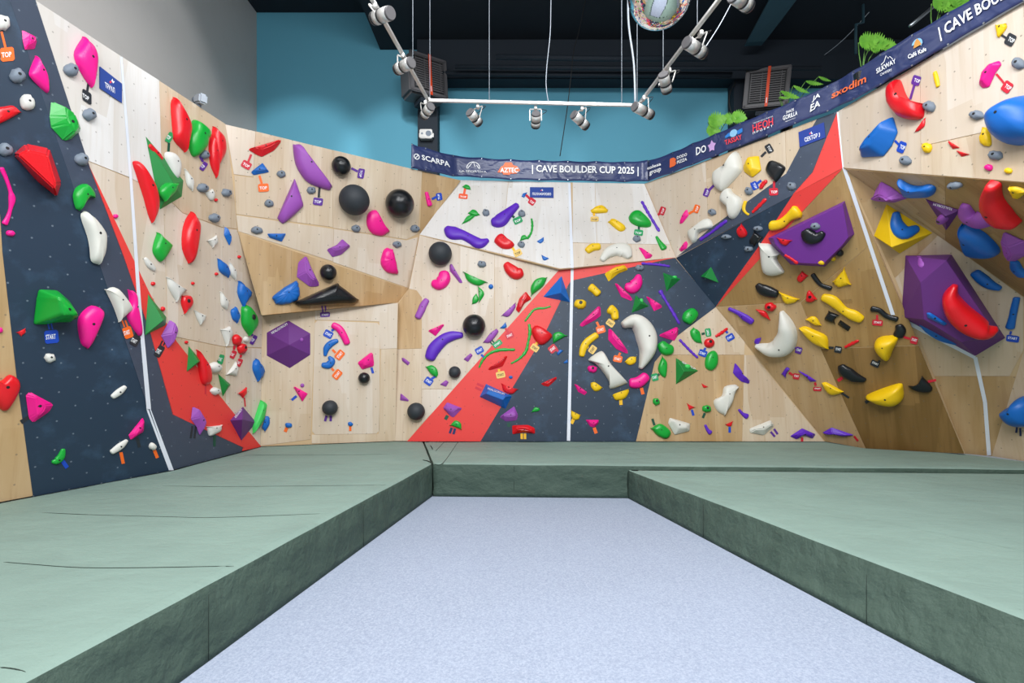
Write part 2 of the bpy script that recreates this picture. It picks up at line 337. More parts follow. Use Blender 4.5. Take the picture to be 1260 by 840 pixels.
# sloping steel girder seen above the right cooler
def prism(name, pts4, depth, mat):
    a = [Vector(p) for p in pts4]; b = [p + Vector((0, depth, 0)) for p in a]; n = len(a)
    return link(name, mesh(a + b, [tuple(range(n)), tuple(range(2 * n - 1, n - 1, -1))] + [(i, n + i, n + (i + 1) % n, (i + 1) % n) for i in range(n)]), mat)
tag(prism('ceiling_girder', [at_y(951, -8, 8.6), at_y(986, -8, 8.6), at_y(964, 22, 9.2), at_y(941, 51, 9.5), at_y(919, 52, 9.5)], .12, 'dark_teal_beam'), kind='structure')
boards = [((600, 0), (660, 40)), ]

# ------------------------------------------------------------------ climbing walls
WALLN = {'left': 'wall_climbing_left', 'front': 'wall_climbing_front', 'right': 'wall_climbing_right'}
WALLS = {}
for side in ('left', 'front', 'right'):
    V, Fc = [], []
    org = {'left': Vector((-4.2, 5.5, MAT_TOP)), 'front': Vector((0, 8.4, MAT_TOP)), 'right': Vector((5, 7, MAT_TOP))}[side]
    for k, pts, w in FACETS:
        if w != side: continue
        q = [hit(PL[k], *p) - org for p in pts]; n = len(q); s = len(V); nrm = PL[k][0]
        q2 = [p - nrm * .04 for p in q]
        V += q + q2
        f = tuple(range(s, s + n))
        e = (q[1] - q[0]).cross(q[2] - q[0])
        Fc += [f, tuple(range(s + 2 * n - 1, s + n - 1, -1))] + [(s + i, s + n + i, s + n + (i + 1) % n, s + (i + 1) % n) for i in range(n)]
    # close the small steps where two neighbouring faces meet
    fs = [(k, pts) for k, pts, w in FACETS]
    for i, (k, pts) in enumerate(fs):
        if FACETS[i][2] != side: continue
        for j, (k2, pts2) in enumerate(fs):
            if j <= i: continue
            for a in range(len(pts)):
                e = (pts[a], pts[(a + 1) % len(pts)])
                for b in range(len(pts2)):
                    if (pts2[(b + 1) % len(pts2)], pts2[b]) == e or (pts2[b], pts2[(b + 1) % len(pts2)]) == e:
                        A, B = [hit(PL[k], *p) - org for p in e]; C, E_ = [hit(PL[k2], *p) - org for p in e]
                        if max((A - C).length, (B - E_).length) > .02:
                            s = len(V); V += [A, B, E_, C]; Fc.append((s, s + 1, s + 2, s + 3))
    me = mesh(V, Fc); bm = bmesh.new(); bm.from_mesh(me); bmesh.ops.recalc_face_normals(bm, faces=bm.faces); bm.to_mesh(me); bm.free()
    WALLS[side] = tag(link(WALLN[side], me, 'ply_edge', world=Matrix.Translation(org)), kind='structure')
WOF = {k: w for k, p, w in FACETS}
PANELS = [  # face, outline, timber
 ('L1', [(-150, 420), (0, 262), (3, 310), (20, 460), (40, 609.5), (-150, 645)], 'ply_tan'),
 ('L2', [(42, 0), (147.5, 69), (162, 219), (107, 197), (85, 130)], 'ply_white'),
 ('L2', [(148.5, 69.6), (195, 99), (199, 238), (163, 220)], 'ply_white'),
 ('L2', [(196, 100), (277, 153), (285, 215), (291, 281), (273, 279), (224, 261), (200, 237)], 'ply_birch'),
 ('L2', [(108, 199), (162, 221), (200, 240), (206, 430), (184, 412), (140, 290)], 'ply_pale'),
 ('L2', [(201, 240), (224, 262.5), (272, 280.5), (276, 426), (207, 412)], 'ply_pale'),
 ('L2', [(273, 280.5), (291, 283), (322, 388), (322, 427), (277, 425.5)], 'ply_pale'),
 ('L2', [(207, 413.5), (276, 427.5), (277, 500), (240, 470)], 'ply_birch'),
 ('L2', [(277.5, 427.5), (322, 429), (320, 548.5), (300, 541), (278, 505)], 'ply_pale'),
 ('M1', [(277.5, 153.5), (314, 162), (311, 217), (288, 214)], 'ply_pale'),
 ('M1', [(315, 162), (409, 185), (409, 279), (291, 263), (288.5, 216), (312, 219)], 'ply_birch'),
 ('M1', [(410, 185), (519, 211), (514, 287), (500, 294), (410, 280)], 'ply_birch'),
 ('M1', [(520, 211.5), (566, 222), (517, 287)], 'ply_tan'),
 ('M1', [(291, 265), (410, 282), (409, 321), (293.5, 284)], 'ply_pale'),
 ('M1', [(411, 282), (500, 296), (514, 292), (503, 354), (410, 322)], 'ply_pale'),
 ('M2', [(294, 286), (358, 308), (357, 384), (323, 387.5)], 'ply_tan'),
 ('M2', [(359, 308.5), (502, 355.5), (490, 371), (358, 384)], 'ply_tan'),
 ('M3', [(323, 389), (387, 383), (387, 394), (382, 540), (321, 548)], 'ply_birch'),
 ('M3', [(388, 382.5), (489, 373), (488, 428), (468, 429), (467, 395), (388, 393)], 'ply_pale'),
 ('M3', [(391, 394.5), (464, 397.5), (467, 401), (466.5, 529), (463, 533), (388, 534), (384.5, 530), (387.5, 398)], 'ply_pale'),
 ('M3', [(469, 430), (488, 429), (486, 542), (421, 544.5), (384, 545), (384, 535), (466, 534)], 'ply_birch'),
 ('C2', [(491, 373), (503, 356), (512, 357), (519, 366), (518.5, 428), (488.5, 429)], 'ply_tan'),
 ('C2', [(488, 430), (518.5, 429), (518, 522), (502, 542), (486.5, 542)], 'ply_birch'),
 ('C2', [(516.5, 290), (608, 312.5), (608, 424), (560, 478), (519, 478), (519.5, 366), (513, 357), (504, 355)], 'ply_pale'),
 ('C2', [(609, 313), (688, 332), (609, 423)], 'ply_pale'),
 ('C2', [(519, 479), (559, 479), (519, 521)], 'ply_pale'),
 ('C1', [(566, 222), (625, 223.3), (617, 312), (517, 288.5)], 'ply_white'),
 ('C1', [(626, 223.3), (701, 225), (703, 301), (702, 329), (689, 330), (618, 312)], 'ply_white'),
 ('C1', [(705, 225), (731.5, 225.5), (734, 299), (705, 298)], 'ply_white'),
 ('C1', [(732.5, 225.5), (792.5, 226.7), (824, 300.5), (735, 299)], 'ply_white'),
 ('C1', [(705, 299.5), (824.5, 301.5), (831, 316.5), (706, 329)], 'ply_pale'),
 ('C2', [(880, 378), (916, 421), (915, 436), (810, 436), (830, 415)], 'ply_birch'),
 ('C2', [(811, 437), (915, 437), (912.5, 542.5), (782, 542.5), (805, 446)], 'ply_tan'),
 ('C2', [(916, 437), (927, 437), (1013, 542.7), (913.5, 542.5)], 'ply_birch'),
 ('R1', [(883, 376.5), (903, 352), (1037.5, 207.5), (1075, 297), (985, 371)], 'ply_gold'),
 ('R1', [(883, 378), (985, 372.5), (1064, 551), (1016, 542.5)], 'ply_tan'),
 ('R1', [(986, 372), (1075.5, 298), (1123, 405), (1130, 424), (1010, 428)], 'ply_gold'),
 ('R1', [(1010.5, 429.5), (1130.5, 425.5), (1186, 557.5), (1065.5, 551)], 'ply_amber_shaded'),
 ('R2', [(794, 226.5), (868, 199), (872, 295), (832.5, 316.5)], 'ply_pale'),
 ('R2', [(869, 198.6), (966, 162), (968, 242), (873, 294)], 'ply_birch'),
 ('R2', [(967, 161.6), (1030.5, 137.7), (1037.5, 205.5), (969, 241.5)], 'ply_birch'),
 ('R6', [(1032, 137), (1132, 79), (1133, 214), (1039, 206)], 'ply_pale'),
 ('R6', [(1133, 78), (1259, 4), (1265, 150), (1140, 178), (1134, 176)], 'ply_pale'),
 ('R6', [(1134, 179), (1140, 179.5), (1265, 151.5), (1420, 110), (1420, 235), (1260, 223.5), (1134, 213.7)], 'ply_birch'),
 ('R6', [(1260, 3.6), (1420, -90), (1420, 109), (1266, 150)], 'ply_pale'),
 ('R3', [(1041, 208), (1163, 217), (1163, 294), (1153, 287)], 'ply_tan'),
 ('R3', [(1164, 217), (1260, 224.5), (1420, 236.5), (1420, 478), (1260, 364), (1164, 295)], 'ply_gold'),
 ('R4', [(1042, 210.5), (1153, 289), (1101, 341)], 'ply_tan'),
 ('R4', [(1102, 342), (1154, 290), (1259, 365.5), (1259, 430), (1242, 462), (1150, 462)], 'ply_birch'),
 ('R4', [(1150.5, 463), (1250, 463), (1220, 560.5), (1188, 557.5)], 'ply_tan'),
 ('R5', [(1260.5, 366), (1420, 480), (1420, 592), (1260, 566.7), (1221, 560.6), (1260.5, 431)], 'ply_birch')]
def grow(pts, d):
    n = len(pts); ar = sum(pts[i][0] * pts[(i + 1) % n][1] - pts[(i + 1) % n][0] * pts[i][1] for i in range(n)); sg = 1 if ar > 0 else -1; out = []
    for i in range(n):
        a, b, c = Vector(pts[i - 1]), Vector(pts[i]), Vector(pts[(i + 1) % n]); e1 = (b - a).normalized(); e2 = (c - b).normalized()
        n1 = Vector((e1.y, -e1.x)) * sg; n2 = Vector((e2.y, -e2.x)) * sg; m = (n1 + n2); m = m / max(.35, m.dot(n1)) if m.length > .2 else n1
        out.append(tuple(b + m * d))
    return out
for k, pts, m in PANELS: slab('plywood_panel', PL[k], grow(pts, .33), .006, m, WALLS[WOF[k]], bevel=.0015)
PAINT = [
 ('L1', 'paint_navy', [(-2, -40), (11, 1), (182, 503), (209.5, 577.7), (40.5, 609.8), (20, 460), (3, 310), (0, 262), (-150, 420), (-250, -120)]),
 ('L2', 'paint_slate', [(-3, -40), (42, 0), (85, 133), (107, 200), (150, 313), (184.5, 412), (212, 510), (298, 550.5), (296, 555), (210.5, 577.5), (182.5, 503), (11.5, 0)]),
 ('L2', 'paint_red', [(107, 199), (159, 311), (183, 361), (216, 420), (279, 499), (320, 549), (298, 554), (298, 550), (212, 509.5), (185, 412), (150, 312.5)]),
 ('C2', 'paint_red', [(689, 331.5), (705, 330), (830, 317.5), (702, 345), (698, 352), (670, 410), (591, 542.3), (502, 542.3)]),
 ('C2', 'paint_navy', [(702, 345.5), (830.5, 318), (880, 377.5), (830, 415), (805, 445), (782, 542.3), (591.7, 542.3), (670.5, 410), (698.5, 352)]),
 ('R2', 'paint_slate', [(834, 315.5), (875, 281), (968, 214), (985, 182), (1006, 147), (1030, 138), (1000, 212), (975, 240)]),
 ('R2', 'paint_red', [(1030.6, 138), (1037.3, 206), (975.5, 239.7), (1000.5, 212)]),
 ('R1', 'paint_navy', [(833, 317.3), (975, 240.5), (936, 299), (898, 352), (880.6, 376.5)]),
 ('R1', 'paint_red', [(975.7, 240), (1037, 207), (985, 262), (940, 312), (881, 376.8), (898.5, 352.3), (936.5, 299.3)])]
for k, m, pts in PAINT: slab('painted_panel', PL[k], grow(pts, .5), .003, m, WALLS[WOF[k]], off=.0065)
# white boundary tapes between sectors
def tape(runs, label):
    M = None; root = None
    c = runs[0]; root = empty('boundary_tape', frame_of(PL[c[0]], hit(PL[c[0]], *c[1])))
    for k, a, b, w0, w1 in runs:
        slab('tape_strip', PL[k], [(a[0] - w0 / 2, a[1]), (a[0] + w0 / 2, a[1]), (b[0] + w1 / 2, b[1]), (b[0] - w1 / 2, b[1])], .0015, 'tape_white', root, off=.0105)
    tag(root, label, 'tape')
tape([('L2', (148, 70), (160, 222), 2.6, 3.4), ('L2', (160, 222), (170, 370), 3.4, 4.5), ('L2', (170, 370), (182, 503), 4.5, 5.5), ('L1', (182, 503), (210, 578), 5.5, 6)], 'white tape line down the left climbing wall over red stripe and slate paint')
tape([('C1', (700.5, 225.5), (704, 330), 3, 3.5), ('C2', (704, 330), (699.5, 542), 3.5, 4.2)], 'white tape line down the middle wall beside the blue pyramid volume')
tape([('R2', (1032, 138), (1039.5, 206), 4, 5), ('R1', (1039, 206), (1099, 387), 5, 5)], 'white tape line beside the red paint of the right wall')
def tape2(k, pts, label):
    root = empty('boundary_tape', frame_of(PL[k], hit(PL[k], *pts[0])))
    for a, b in zip(pts, pts[1:]):
        d = Vector((b[0] - a[0], b[1] - a[1])).normalized(); nx, ny = -d.y * 2.5, d.x * 2.5
        slab('tape_strip', PL[k], [(a[0] + nx, a[1] + ny), (b[0] + nx, b[1] + ny), (b[0] - nx, b[1] - ny), (a[0] - nx, a[1] - ny)], .0015, 'tape_white', root, off=.0105)
    tag(root, label, 'tape')
tape2('R4', [(1098, 386), (1134, 405), (1200, 439), (1212, 494), (1217, 559.5)], 'white tape line running under the largest purple volume down to the mat')

# ------------------------------------------------------------------ crash mats
def crash_mat(name, foot, topo, z, label, seed, group=None):
    """foot, topo: outlines (x,y) of lower and upper edge, counter-clockwise"""
    def dense(P):
        out = []
        for i in range(len(P)):
            a, b = Vector(P[i]), Vector(P[(i + 1) % len(P)]); n = NS[i]
            for s in range(n): out.append(a.lerp(b, s / n))
        return out
    NS = [max(2, min(160, int((Vector(topo[(i + 1) % len(topo)]) - Vector(topo[i])).length / .06))) for i in range(len(topo))]
    A, B = dense(foot), dense(topo); n = len(A)
    c = sum(B, Vector((0, 0))) / n
    rings = []; R = .035
    prof = [(0, 0, 0)] + [(t, 0, t * (z - R)) for t in (.12, .28, .45, .62, .8, 1)] + [(1, R * .3, z - R * .35), (1, R, z), (1, R * 2.4, z + .003)]
    nrmB = []
    for i in range(n):
        d = (B[(i + 1) % n] - B[i - 1]).normalized(); nn = Vector((d.y, -d.x)); nrmB.append(nn)
    V = []
    for (t, ins, h) in prof:
        for i in range(n):
            p = A[i].lerp(B[i], t) - nrmB[i] * ins
            amp = .022 * math.sin(math.pi * min(1, t * .97)) if t < 1 else .004
            w = noise.noise(Vector((p.x * 2.3, p.y * 2.3 + seed, h * 5))) + .5 * noise.noise(Vector((p.x * 6 + h * 9, p.y * 6 + seed, h * 3)))
            V.append((p.x + nrmB[i].x * w * amp, p.y + nrmB[i].y * w * amp, max(0.001, h) + (.005 * noise.noise(Vector((p.x * 1.7, p.y * 1.7, seed))) if h > z * .9 else 0)))
    nr = len(prof)
    Fc = [(r * n + i, r * n + (i + 1) % n, (r + 1) * n + (i + 1) % n, (r + 1) * n + i) for r in range(nr - 1) for i in range(n)]
    Fc += [tuple((nr - 1) * n + i for i in range(n)), tuple(range(n))[::-1]]
    O = Vector((c.x, c.y, 0))
    root = empty(name, Matrix.Translation(O))
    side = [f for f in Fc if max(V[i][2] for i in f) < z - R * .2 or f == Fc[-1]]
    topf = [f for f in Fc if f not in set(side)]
    for nm, fs, m in (('side_cover', side, 'mat_green_shaded'), ('top_cover', topf, 'mat_green')):
        used = sorted({i for f in fs for i in f}); ix = {u: j for j, u in enumerate(used)}
        me = mesh([Vector(V[u]) - O for u in used], [tuple(ix[i] for i in f) for f in fs])
        link(nm, me, m, root, True, Matrix.Translation(O))
    tag(root, label, 'crash mat', group); return root
def g(v): return (v.x, v.y)
Lf = [g(at_z(531.7, 610.7, 0)), g(at_z(221, 840, 0))]; Lt = [g(at_z(531.7, 570, .42)), g(at_z(37, 836, .42))]
def ext(a, b, t): return (a[0] + (b[0] - a[0]) * t, a[1] + (b[1] - a[1]) * t)
Lf2 = ext(Lf[0], Lf[1], 1.9); Lt2 = ext(Lt[0], Lt[1], 1.65)
Rf = [g(at_z(772, 612.5, 0)), g(at_z(1200.5, 840, 0))]; RZ = .368
Rt = [g(at_z(772.5, 577.6, RZ)), g(at_z(1260, 760, RZ))]
Rf2 = ext(Rf[0], Rf[1], 2.0); Rt2 = ext(Rt[0], Rt[1], 2.05)
wl = g(base(40, 610)); wl0 = g(base(-150, 645.7)); wm = g(base(210, 578)); w3 = g(base(320, 549)); w4 = g(base(486, 542.5)); wr = g(base(1015, 543)); wr2 = g(base(1065, 551)); wr3 = g(base(1187, 558)); wr4 = g(base(1260, 567)); wr5 = g(base(1430, 594))
seamL = g(base(547, 543))
def sh(p, dx, dy): return (p[0] + dx, p[1] + dy)
# left mat: from the wall to the carpet edge
topL = [Lt2, Lt[0], sh(seamL, -.345, -.02), sh(w4, 0, -.02), sh(w3, .02, -.03), sh(wm, .03, 0), sh(wl, .03, 0), sh(wl0, .03, 0), (wl0[0] + .2, Lt2[1])]
footL = [Lf2, Lf[0]] + topL[2:-1] + [(wl0[0] + .2, Lf2[1])]
crash_mat('crash_mat', footL, topL, .42, 'green covered crash mat along the left wall beside the carpet', 1.3)
Bt = [sh(Lt[0], .012, .0), g(at_z(771, 571.7, .42))]; Bf = [sh(Lf[0], .012, 0), g(at_z(771, 612, 0))]
seamR = g(at_z(1180, 581.5, RZ)); seamR2 = g(at_z(1330, 583.5, RZ))
topB = [Bt[0], sh(Rt[0], -.01, .02), sh(seamR, 0, .02), sh(seamR2, 0, .02), (wr4[0] + .05, seamR2[1] + .25), sh(wr4, -.02, 0), sh(wr3, -.02, 0), sh(wr2, 0, -.02), sh(wr, 0, -.02), sh(seamL, -.338, -.02)]
footB = [Bf[0], sh(Rt[0], -.01, .02)] + topB[2:]
crash_mat('crash_mat', footB, topB, .42, 'green covered crash mat under the middle wall at end of the carpet', 5.1)
topR = [Rt[0], Rt2, (wr5[0] + .3, Rt2[1]), (wr5[0] + .3, seamR2[1] - .0), seamR2, seamR]
footR = [Rf[0], Rf2, (wr5[0] + .3, Rf2[1])] + topR[3:]
def rev(P): return P[::-1]
crash_mat('crash_mat', footR, topR, RZ, 'green covered crash mat along the right side of the carpet', 9.7)
# stitched folds and joints in the covers
MATROOT = [o for o in D.objects if o.name.startswith('crash_mat')]
def seam(root, pts, z, r=.004):
    P = [at_z(x, y, z) for x, y in pts]; P = [Vector((p.x, p.y, z + .006 - .002)) for p in P]
    tube('seam', catmull([tuple(p) for p in P], 4, False), [r * .2] + [r] * (4 * (len(P) - 1) - 1) + [r * .2], 'seam_dark', root, Matrix.Identity(4), 6)
new_mat('seam_dark', '#26342c', .9)
seam(MATROOT[0], [(4, 692), (40, 695), (100, 699), (180, 699), (288, 697)], .42, .003)
seam(MATROOT[0], [(50, 631), (120, 634), (200, 636), (270, 637), (404, 632)], .42, .0025)
seam(MATROOT[0], [(200, 598), (280, 599), (380, 598), (475, 597)], .42, .0025)
seam(MATROOT[0], [(300, 560), (400, 560), (480, 559)], .42, .0022)
seam(MATROOT[0], [(0, 822), (18, 824), (32, 828)], .42, .003)
seam(MATROOT[0], [(547, 543.5), (538, 553), (536, 555)], .42, .004)
seam(MATROOT[1], [(564, 543.5), (560, 549), (545, 570), (534, 571)], .42, .004)
seam(MATROOT[0], [(520, 566), (527, 567.5), (533, 571)], .425, .006)

def upright(root, a, b, t, z):
    p = Vector((a[0] + (b[0] - a[0]) * t, a[1] + (b[1] - a[1]) * t)); c_ = (Vector(a) - Vector(b)).normalized(); nn = Vector((-c_.y, c_.x)); nn = nn if nn.dot(Vector((root.location.x, root.location.y)) - p) < 0 else -nn
    q = p + nn * .004
    tube('seam', [Vector((q.x, q.y, z * k)) for k in (.03, .3, .6, .92)], .0025, 'seam_dark', root, I4_, 6)
I4_ = Matrix.Identity(4)
for t in (.25, .5): upright(MATROOT[0], Lf[0], Lf2, t, .42)
upright(MATROOT[1], Bf[0], Bf[1], .42, .42)
for t in (.2, .42, .62): upright(MATROOT[2], Rf[0], Rf2, t, .36)
